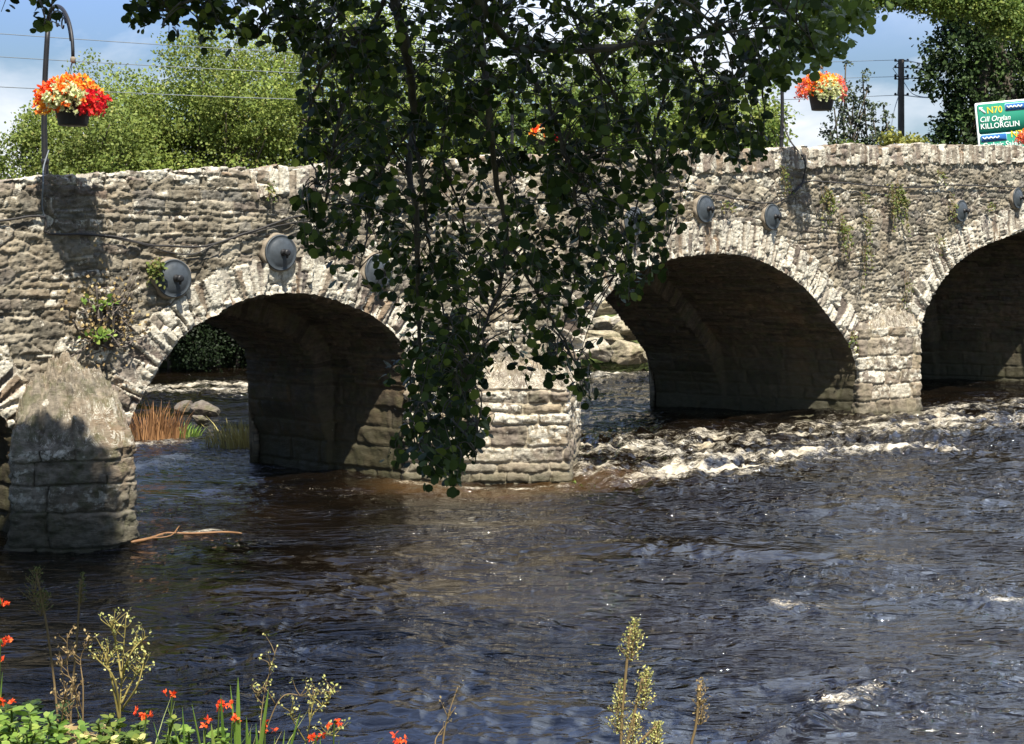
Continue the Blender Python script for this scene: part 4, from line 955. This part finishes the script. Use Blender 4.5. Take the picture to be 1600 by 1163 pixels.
# leafy sprays inside the hanging curtain
POLY=[(470,-40),(455,60),(478,120),(470,230),(468,300),(455,370),(475,410),(545,440),(600,455),(635,500),(625,600),(632,690),(690,755),(720,745),(760,700),(755,660),(712,630),(705,600),(800,575),(850,600),(885,590),(915,640),(935,630),(925,560),(900,500),(985,475),(1010,440),(1075,400),(1060,330),(1045,280),(1100,245),(1180,262),(1205,240),(1190,180),(1225,120),(1262,70),(1290,20),(1290,-40)]
def inpoly(x,y,P):
    c=False; j=len(P)-1
    for i in range(len(P)):
        if (P[i][1]>y)!=(P[j][1]>y) and x<(P[j][0]-P[i][0])*(y-P[i][1])/(P[j][1]-P[i][1])+P[i][0]: c=not c
        j=i
    return c
sp=[]; tries=0
while len(sp)<1150 and tries<200000:
    tries+=1; x=rs.uniform(440,1300); y=rs.uniform(-40,755)
    if not inpoly(x,y,POLY): continue
    dens=1.0
    if y<=270: dens=.78
    if y>270: dens=.62
    if y>440: dens=.78 if x<720 else .62
    if x>760 and y>560: dens=.5
    # natural gaps
    g=float(gn(np.array([x/75.]),np.array([y/75.]),17)[0]); dens*=.9+.9*g
    if rs.random()>dens: continue
    sp.append((x,y))
for _ in range(75): sp.append((rs.gauss(690,34),rs.uniform(560,735)))
P2=[(195,45),(190,-40),(480,-40),(480,50),(440,60),(410,75),(385,55),(330,45),(300,60),(250,30)]
k=0
while k<95:
    x=rs.uniform(190,480); y=rs.uniform(-40,70)
    if inpoly(x,y,P2): sp.append((x,y)); k+=1
for q in [(60,-5),(70,5),(80,0),(72,25),(64,38),(2,0)]: sp.append(q)
LC=[];LA=[];LN=[];LL_=[]; tw=MB()
for x,y in sp:
    Y=rs.uniform(6.4,8.6) if x>490 else (rs.uniform(6.4,7.1) if x>150 else 6.4)
    tip=at(x,y+rs.uniform(5,25),Y); nd=nodes[((nodes-tip)**2).sum(1)+np.where(nodes[:,2]<tip[2]-.05,.35,0)-0==(((nodes-tip)**2).sum(1)+np.where(nodes[:,2]<tip[2]-.05,.35,0)).min()][0]
    d=nd-tip; L=np.linalg.norm(d); ln=min(.26,max(.12,L))
    up=np.array([rs.uniform(-.5,.5),rs.uniform(-.5,.5),rs.uniform(.3,1.)]) ; up/=np.linalg.norm(up); st=tip+(up*.6+d/(L+1e-6)*.4)*ln
    mid=(nd+st)/2+np.array([0,0,.04]); pp=crom([nd,mid,st,tip],5); tw.tube(pp-AL,np.linspace(.0045,.0016,len(pp)),3,False)
    nl=rs.randint(6,11)
    for i in range(nl):
        t=i/(nl-1); p=st*(1-t)+tip*t; sd=np.array([rs.gauss(0,1),rs.gauss(0,1),rs.gauss(-.3,.7)]); sd/=np.linalg.norm(sd)
        LC.append(p+sd*.018); LA.append(sd+np.array([0,0,-.35])); LN.append(np.array([rs.gauss(0,.6),rs.gauss(-.35,.6),rs.gauss(.5,.55)])); LL_.append(rs.uniform(.022,.042) if rs.random()<.5 else rs.uniform(.042,.060))
tw.build('twig',M['bark'],alder)
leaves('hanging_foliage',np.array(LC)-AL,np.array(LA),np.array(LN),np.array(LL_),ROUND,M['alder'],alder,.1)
# upper crown (above the frame): shades the curtain and the left pier foot
CB=[(-2.6,4.6,7.2,2.0,1.5,.9),(-.6,4.4,6.9,1.9,1.5,.9),(1.0,4.5,6.6,1.5,1.4,.8),(-1.6,6.2,7.6,1.8,1.2,.8),(.4,6.2,7.2,1.8,1.1,.8),(-3.6,6.4,10.2,1.5,1.6,.8),(-2.4,7.4,10.0,1.6,1.3,.7),(-3.9,7.8,11.1,1.5,1.1,.75),(-3.3,8.0,11.0,1.0,1.0,.6),(-4.6,5.4,9.2,1.3,1.5,.8),(-.3,3.2,6.2,2.4,.8,.6),(1.6,6.3,6.6,.9,1.0,.6),(1.8,3.8,6.4,1.1,1.,.6)]
C=[];dd=[]
for b_ in CB:
    n=3200; d=rdir(n); C.append(np.array(b_[:3])+d*RNG.uniform(.2,1,(n,1))**.5*np.array(b_[3:6])); dd.append(d)
C=np.concatenate(C); leaves('upper_crown',C-AL,rdir(len(C)),rdir(len(C))+np.array([0,0,.8]),RNG.uniform(.10,.17,len(C)),ROUND,M['alder'],alder)
# sunlit outer sprays at the upper right
C=[]
for x,y,r in ((1240,20,35),(1275,50,30),(1300,15,40),(1325,40,25),(1225,105,18),(1205,95,14),(1350,5,35),(1290,85,16),(1265,-10,40)):
    n=70; C.append(at(x,y,7.3)+RNG.normal(size=(n,3))*np.array([r*.0033*.6,.25,r*.0033*.5]))
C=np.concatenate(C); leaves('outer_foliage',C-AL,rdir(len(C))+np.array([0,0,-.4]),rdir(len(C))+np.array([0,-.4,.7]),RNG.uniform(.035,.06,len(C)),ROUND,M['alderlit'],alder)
b=MB(); b.tube(crom([at(930,74,6.75),at(985,68,6.7),at(1005,38,6.65),at(1030,5,6.6),at(1040,-20,6.6)],6)-AL,np.linspace(.014,.006,25),6); b.tube(crom([at(985,68,6.7),at(1010,80,6.65),at(1018,88,6.6)],5)-AL,.005,5); b.build('branch',simple('pale_bark',(.25,.20,.13),.9,0,.3,.5,20),alder)['label']='pale bare branch'

# ------------------------------------------------------------ near bank plants (bottom of the picture)
def stalkplant(x0,pts_list,Y,label,name,mat_s,mat_l,nl,Ll,r=.003,T=OVAL,cat='plant',spread=.005,base_y=1400,twigs=0):
    """pts_list: polylines in px; all rooted at the bank"""
    b0=at(x0,base_y,Y); root=empty(name,b0); tag(root,label,cat); a=MB(); C=[];A_=[]
    for pts in pts_list:
        P=[at(x,y,Y+random.uniform(-.04,.04)) for x,y in pts]; C_=crom(P,8); a.tube(C_-b0,np.linspace(r,r*.4,len(C_)),5)
        for p in C_[len(C_)//3:]:
            for _ in range(nl): q=RNG.normal(size=3); C.append(p+q*spread*random.random()); A_.append(q+np.array([0,0,.6]))
    if twigs:
        for pts in pts_list:
            C_=crom([at(x,y,Y) for x,y in pts],8); n0=len(C_)
            for _ in range(twigs):
                i=random.randint(int(n0*.55),n0-2); p=C_[i]; e=p+np.array([random.uniform(-1,1)*.035,random.uniform(-.03,.03),random.uniform(.01,.045)]); m_=(p+e)/2+RNG.normal(size=3)*.004
                a.tube(crom([p-b0,m_-b0,e-b0],3),[.0014]*4+[.0008]*3,3,False)
                for _k in range(4): C.append(e+RNG.normal(size=3)*.004); A_.append(RNG.normal(size=3)+np.array([0,0,.5]))
    a.build('stem',mat_s,root)
    if C: C=np.array(C)-b0; leaves('foliage',C,np.array(A_),rdir(len(C)),RNG.uniform(.5,1.2,len(C))*Ll,T,mat_l,root)
    return root
def feather(x0,heads,Y,label,stem_pts,mat='seed',stem='dry',dens=1.,name='meadow_herb'):
    b0=at(x0,1420,Y); root=empty(name,b0); tag(root,label,'plant'); a=MB(); C=[];A_=[]
    for pts in stem_pts: a.tube(crom([at(x,y,Y) for x,y in pts],6)-b0,.0042,5)
    for (x,y,w,h) in heads:      # plume: fine side branchlets with seeds
        base=at(x,y+h/2,Y); top=at(x+w*.15,y-h/2,Y); ax=top-base; W_=w*Y/F/2
        a.tube([base-b0,top-b0],.002,4)
        for t in np.linspace(0,.95,int(11*dens)):
            for sd in (-1,1,-.4,.5):
                ln=W_*(1.05-t)**.6*random.uniform(.5,1.1); p=base+ax*t; e=p+np.array([sd*ln,random.uniform(-.5,.5)*ln,ln*random.uniform(.5,1.3)]); a.tube([p-b0,e-b0],.0012,3,False)
                for u in np.linspace(.3,1,9): C.append(p*(1-u)+e*u+RNG.normal(size=3)*.004)
    a.build('stem',M[stem],root); C=np.array(C)-b0; leaves('seed_head',C,rdir(len(C))+[0,0,.8],rdir(len(C)),RNG.uniform(.0035,.0075,len(C)),OVAL,M[mat],root)
feather(985,[(986,1003,44,62),(1004,1078,46,62),(964,1105,36,80),(985,1148,50,60),(1022,1152,34,44)],3.7,'tall pale green feathery herb right of centre on the near bank',[[(972,1420),(970,1200),(972,1120),(978,1050),(985,980)],[(975,1180),(990,1120),(1004,1060)],[(975,1200),(1000,1160),(1025,1135)]])
feather(1090,[(1092,1085,26,40),(1094,1115,30,36)],3.9,'thin brownish seed stem right of the feathery herb',[[(1070,1420),(1076,1200),(1088,1130),(1092,1070)]],'dry',dens=.45)
feather(60,[(52,915,44,52),(64,945,40,36)],5.2,'dull green plume at the far left, over dark water',[[(100,1400),(92,1150),(76,1000),(58,900)]],'weed',dens=.8)
feather(125,[(126,920,22,46)],5.2,'small dull green plume beside the far left one',[[(120,1400),(110,1150),(120,1000),(126,905)]],'weed',dens=.6)
stalkplant(700,[[(680,1400),(690,1180),(700,1120),(716,1072)],[(690,1180),(697,1130),(712,1105)],[(688,1190),(680,1160),(690,1140)]],3.7,'dry brown twig standing near the middle of the near bank','dry_twig',M['dry'],M['dry'],0,.007,.003,twigs=2)
stalkplant(190,[[(186,1420),(187,1200),(188,1100),(192,1030),(197,965)],[(187,1130),(172,1050),(160,1010),(176,975)][:3],[(188,1120),(178,1060),(150,1028)],[(190,1060),(205,1020),(228,995)],[(190,1110),(215,1070),(228,1020)],[(190,1060),(182,1010),(172,972)],[(189,1100),(208,1062),(222,1045)]],3.6,'tall yellowing dead stalk plant with upright branches, left','dead_stalk_plant',M['straw'],M['seed'],1,.008,.0034,spread=.006,twigs=9)
stalkplant(120,[[(128,1420),(122,1200),(108,1110),(92,1025)],[(128,1190),(118,1080),(106,1050),(105,990)],[(128,1190),(130,1080),(126,1030),(140,1000)],[(135,1200),(130,1120),(110,1060)],[(80,1230),(96,1130),(102,1080)]],3.8,'brown withered seed stalks left of the tall yellow one','withered_stalks',M['dry'],M['dry'],0,.009,.0024,spread=.005,twigs=9)
stalkplant(420,[[(400,1420),(405,1180),(412,1090),(432,1012)],[(408,1160),(440,1090),(480,1088),(530,1080)],[(430,1100),(412,1075),(400,1095)]],3.6,'arching stem with small pale buds, right of the scarlet flowers','budded_stem',M['dry'],M['seed'],1,.008,.002,spread=.005,twigs=7)
stalkplant(490,[[(470,1420),(476,1200),(484,1130),(492,1085)],[(478,1160),(460,1130),(452,1115)],[(478,1180),(500,1150),(530,1150)],[(485,1120),(500,1105),(512,1098)]],3.6,'yellowish bud sprays low down beside the arching stem','bud_spray',M['straw'],M['seed'],1,.008,.002,spread=.006,twigs=8)
# montbretia: blades and scarlet flowers
def blades(x0,tips,Y,label,flowers,name='montbretia'):
    b0=at(x0,1420,Y); root=empty(name,b0); tag(root,label,'flowering plant'); V=[];Fc=[];rid=[];k=0
    for (xb,xt,yt,w) in tips:
        rv=random.random(); P=[at(xb,1420,Y),at(xb*.6+xt*.4,(1420+yt)/2,Y+.02),at(xt,yt,Y+random.uniform(-.05,.05))]
        if abs(xt-xb)>90: P.insert(2,at(xb*.3+xt*.7,yt-14,Y))
        C_=crom(P,8); n=len(C_); sd=np.array([w*Y/F/2,random.uniform(-.3,.3)*w*Y/F,0])
        for i,p in enumerate(C_):
            t=i/(n-1); ww=min(1,1.15*(1-t)**.55+.02); V+=[p-b0-sd*ww,p-b0+np.array([0,-.002,0]),p-b0+sd*ww]; rid+=[rv]*3
        for i in range(n-1):
            for c in (0,1): q=k+3*i+c; Fc.append([q,q+1,q+4,q+3])
        k+=3*n
    np_mesh('blade',np.array(V),np.array(Fc),M['grassy'],root,{'rid':np.array(rid)},True)
    if flowers:
        a=MB()
        for x,y,nb in flowers:
            C=[];A_=[]; a.tube(crom([at(x0+(x-x0)*.4,1400,Y)-b0,at(x-6,(y+1400)/2,Y)-b0,at(x-4,y+10,Y)-b0,at(x,y,Y)-b0],6),.0022,4)
            for _ in range(nb):
                c=at(x+random.gauss(0,6),y+random.gauss(0,5),Y+random.uniform(-.02,.02)); d=norm(RNG.normal(size=(1,3)))[0]
                for q in range(9): C.append(c); A_.append(d*.5+RNG.normal(size=3))
            C=np.array(C)-b0; leaves('flower',C,np.array(A_),rdir(len(C)),RNG.uniform(.008,.016,len(C)),DIAM*np.array([.7,1]),M['fl_scarlet'],root)
        a.build('stem',M['weed'],root)
blades(365,[(372,372,1058,16),(360,345,1085,10),(395,385,1120,14),(380,420,1075,12),(400,470,1110,9),(350,300,1100,8),(340,262,1105,7),(420,445,1140,8),(390,350,1150,12),(410,400,1130,11),(355,330,1130,14),(378,372,1110,13),(330,318,1140,9),(405,430,1150,8),(370,392,1140,12),(440,452,1150,6),(300,285,1105,8),(385,360,1070,8),(300,240,1128,6)],3.5,'clump of green sword leaves with scarlet flowers at the bottom left',[(346,1104,6),(418,1132,3),(272,1091,2),(232,1114,4),(325,1130,2),(366,1130,3)])
blades(520,[(510,500,1150,8),(515,530,1155,6)],3.5,'scarlet flower on a thin stem at the right of the sword leaf clump',[(526,1128,4),(497,1152,4)])
blades(630,[(630,622,1165,6)],3.5,'single scarlet flower low beside the dry brown twig',[(628,1156,5)])
blades(-10,[(-10,10,1100,8),(-20,4,1050,7),(-15,30,1130,8)],3.6,'scarlet flowers cut by the left edge of the picture',[(2,944,3),(4,1005,4),(2,1092,4),(0,1030,1)])
# leafy herbs
def herb(x,y,wpx,hpx,Y,n,Ll,mat,label,name='leafy_herb'):
    b0=at(x,y+hpx+60,Y); root=empty(name,b0); tag(root,label,'plant'); a=MB(); C=[];A_=[];Nn=[]
    for i in range(max(6,n//12)):
        tx=x+random.uniform(-.5,.5)*wpx; ty=y+random.uniform(0,.8)*hpx; P=[at(x+(tx-x)*.5,y+hpx+60,Y),at(tx,ty+hpx*.4,Y+random.uniform(-.15,.15)),at(tx+random.uniform(-8,8),ty,Y+random.uniform(-.2,.2))]
        C_=crom(P,7); a.tube(C_-b0,.003,4)
        for p in C_[4:]:
            for s_ in (-1,1): an=random.uniform(0,6.28); d=np.array([math.cos(an),math.sin(an),.25]); C.append(p-b0); A_.append(d); Nn.append([0,0,1.]+RNG.normal(size=3)*.35)
    a.build('stem',M['weed'],root); leaves('foliage',np.array(C),np.array(A_),np.array(Nn),RNG.uniform(.6,1.2,len(C))*Ll,OVAL,mat,root)
herb(45,1108,160,70,3.4,260,.030,M['grassy'],'bright green nettle like leaves in the bottom left corner')
herb(215,1120,120,60,3.6,200,.028,M['bush'],'dark green leafy herb behind the tall dead stalk')
herb(130,1130,110,50,3.7,140,.035,M['dry'],'brown withered leaf litter between the stalks')
herb(300,1140,110,40,3.6,120,.026,M['grassy'],'low green leaves left of the sword leaf clump')
herb(60,1085,90,30,4.1,60,.03,M['ivy'],'dark bramble leaves behind the withered stalks')
herb(430,1158,140,40,3.5,80,.03,M['weed'],'low yellow green herb under the bud sprays')
for i,(x,w_,n,hh,l) in enumerate([(60,.14,90,.46,'thin yellow green grass at the far left of the near bank'),(210,.16,110,.44,'thin grass tangle under the dead stalks'),(330,.14,110,.42,'fine grass among the sword leaves'),(455,.12,80,.36,'fine grass under the arching stem')]):
    c_=at(x,1163,3.55); c_[2]=at(x,1163,3.55)[2]-.36
    clump(c_,w_,hh,n,M['grassy'] if i%2 else M['seed'],l,'grass_tuft','grass',wd=.0022,lean=.5,segs=7)
herb(190,1150,120,40,3.5,220,.022,M['seed'],'small yellow leaved herb under the tall dead stalk')
herb(20,1128,60,50,3.3,260,.022,M['grassy'],'fine leaved bright herb in the bottom left corner')
herb(650,1190,500,40,3.4,200,.05,M['grassy'],'low green herbs below the frame on the near bank')

# ------------------------------------------------------------ light, sky, camera
el=math.radians(59); az=np.array([.27,-.963]); az/=np.linalg.norm(az)
sd=Vector((az[0]*math.cos(el),az[1]*math.cos(el),math.sin(el)))
L=bpy.data.lights.new('sun','SUN'); L.energy=5.0; L.angle=math.radians(.5); L.color=(1,.94,.83)
o=bpy.data.objects.new('sun',L); link(o); o.rotation_euler=(-sd).to_track_quat('-Z','Y').to_euler()
w=bpy.data.worlds.new("World"); S.world=w; w.use_nodes=True; nt=w.node_tree; bg=nt.nodes['Background']
sky=nt.nodes.new('ShaderNodeTexSky'); sky.sky_type='NISHITA'; sky.sun_disc=False; sky.sun_elevation=el; sky.sun_rotation=math.atan2(az[0],az[1])
tc=nt.nodes.new('ShaderNodeTexCoord'); mp=nt.nodes.new('ShaderNodeMapping'); mp.inputs['Scale'].default_value=(1,1,2.6); nt.links.new(tc.outputs['Generated'],mp.inputs[0])
cn=noise(nt,3.1,7,.55,mp.outputs[0],.3); cf=ramp(nt,cn,[(.42,0.),(.56,1.)])
cb=ramp(nt,noise(nt,5.,5,.6,mp.outputs[0]),[(.3,(8.6,9.4,10.8)),(.65,(13.,13.1,13.4))])
sx=nt.nodes.new('ShaderNodeSeparateXYZ'); nt.links.new(tc.outputs['Generated'],sx.inputs[0])
north=ramp(nt,sx.outputs[1],[(.05,0.),(.45,1.)])      # clouds kept to the sky ahead, so they don't fill the wall's shadows
high=ramp(nt,sx.outputs[2],[(.13,0.),(.30,1.)])
east=ramp(nt,sx.outputs[0],[(.02,.25),(.22,1.)])  # holds the added high cloud mostly to the right of the reflections
cover=mth(nt,'MAXIMUM',mth(nt,'MULTIPLY',cf,mth(nt,'SUBTRACT',1.,mth(nt,'MULTIPLY',high,.8))),mth(nt,'MULTIPLY',mth(nt,'MULTIPLY',high,east),ramp(nt,noise(nt,2.2,6,.6,mp.outputs[0],.4),[(.36,0.),(.54,1.)])))
cb=mixc(nt,high,cb,(21.,24.,29.))  # bright cloud added above the frame, unseen except in the water's reflections
blue=mixc(nt,mth(nt,'MULTIPLY',mth(nt,'MULTIPLY',north,high),.95),(1.,1.08,1.2),(1.15,1.7,2.9)); skc=mixc(nt,1.,sky.outputs[0],blue,'MULTIPLY')
nt.links.new(mixc(nt,mth(nt,'MULTIPLY',mth(nt,'MULTIPLY',cover,north),.92),skc,cb),bg.inputs['Color']); bg.inputs['Strength'].default_value=.05
cam=bpy.data.cameras.new('camera'); cam.sensor_width=36; cam.lens=F/1600*36; cam.shift_y=-(581.5-YH)/1600; cam.clip_end=2000; cam.clip_start=.1
co=bpy.data.objects.new('camera',cam); link(co); co.location=(0,0,HC); co.rotation_euler=(math.pi/2,0,0); S.camera=co
S.render.engine='CYCLES'; S.view_settings.view_transform='Standard'; S.view_settings.look='None'; S.view_settings.exposure=.95; S.view_settings.gamma=1
S.cycles.max_bounces=6; S.cycles.sample_clamp_indirect=4
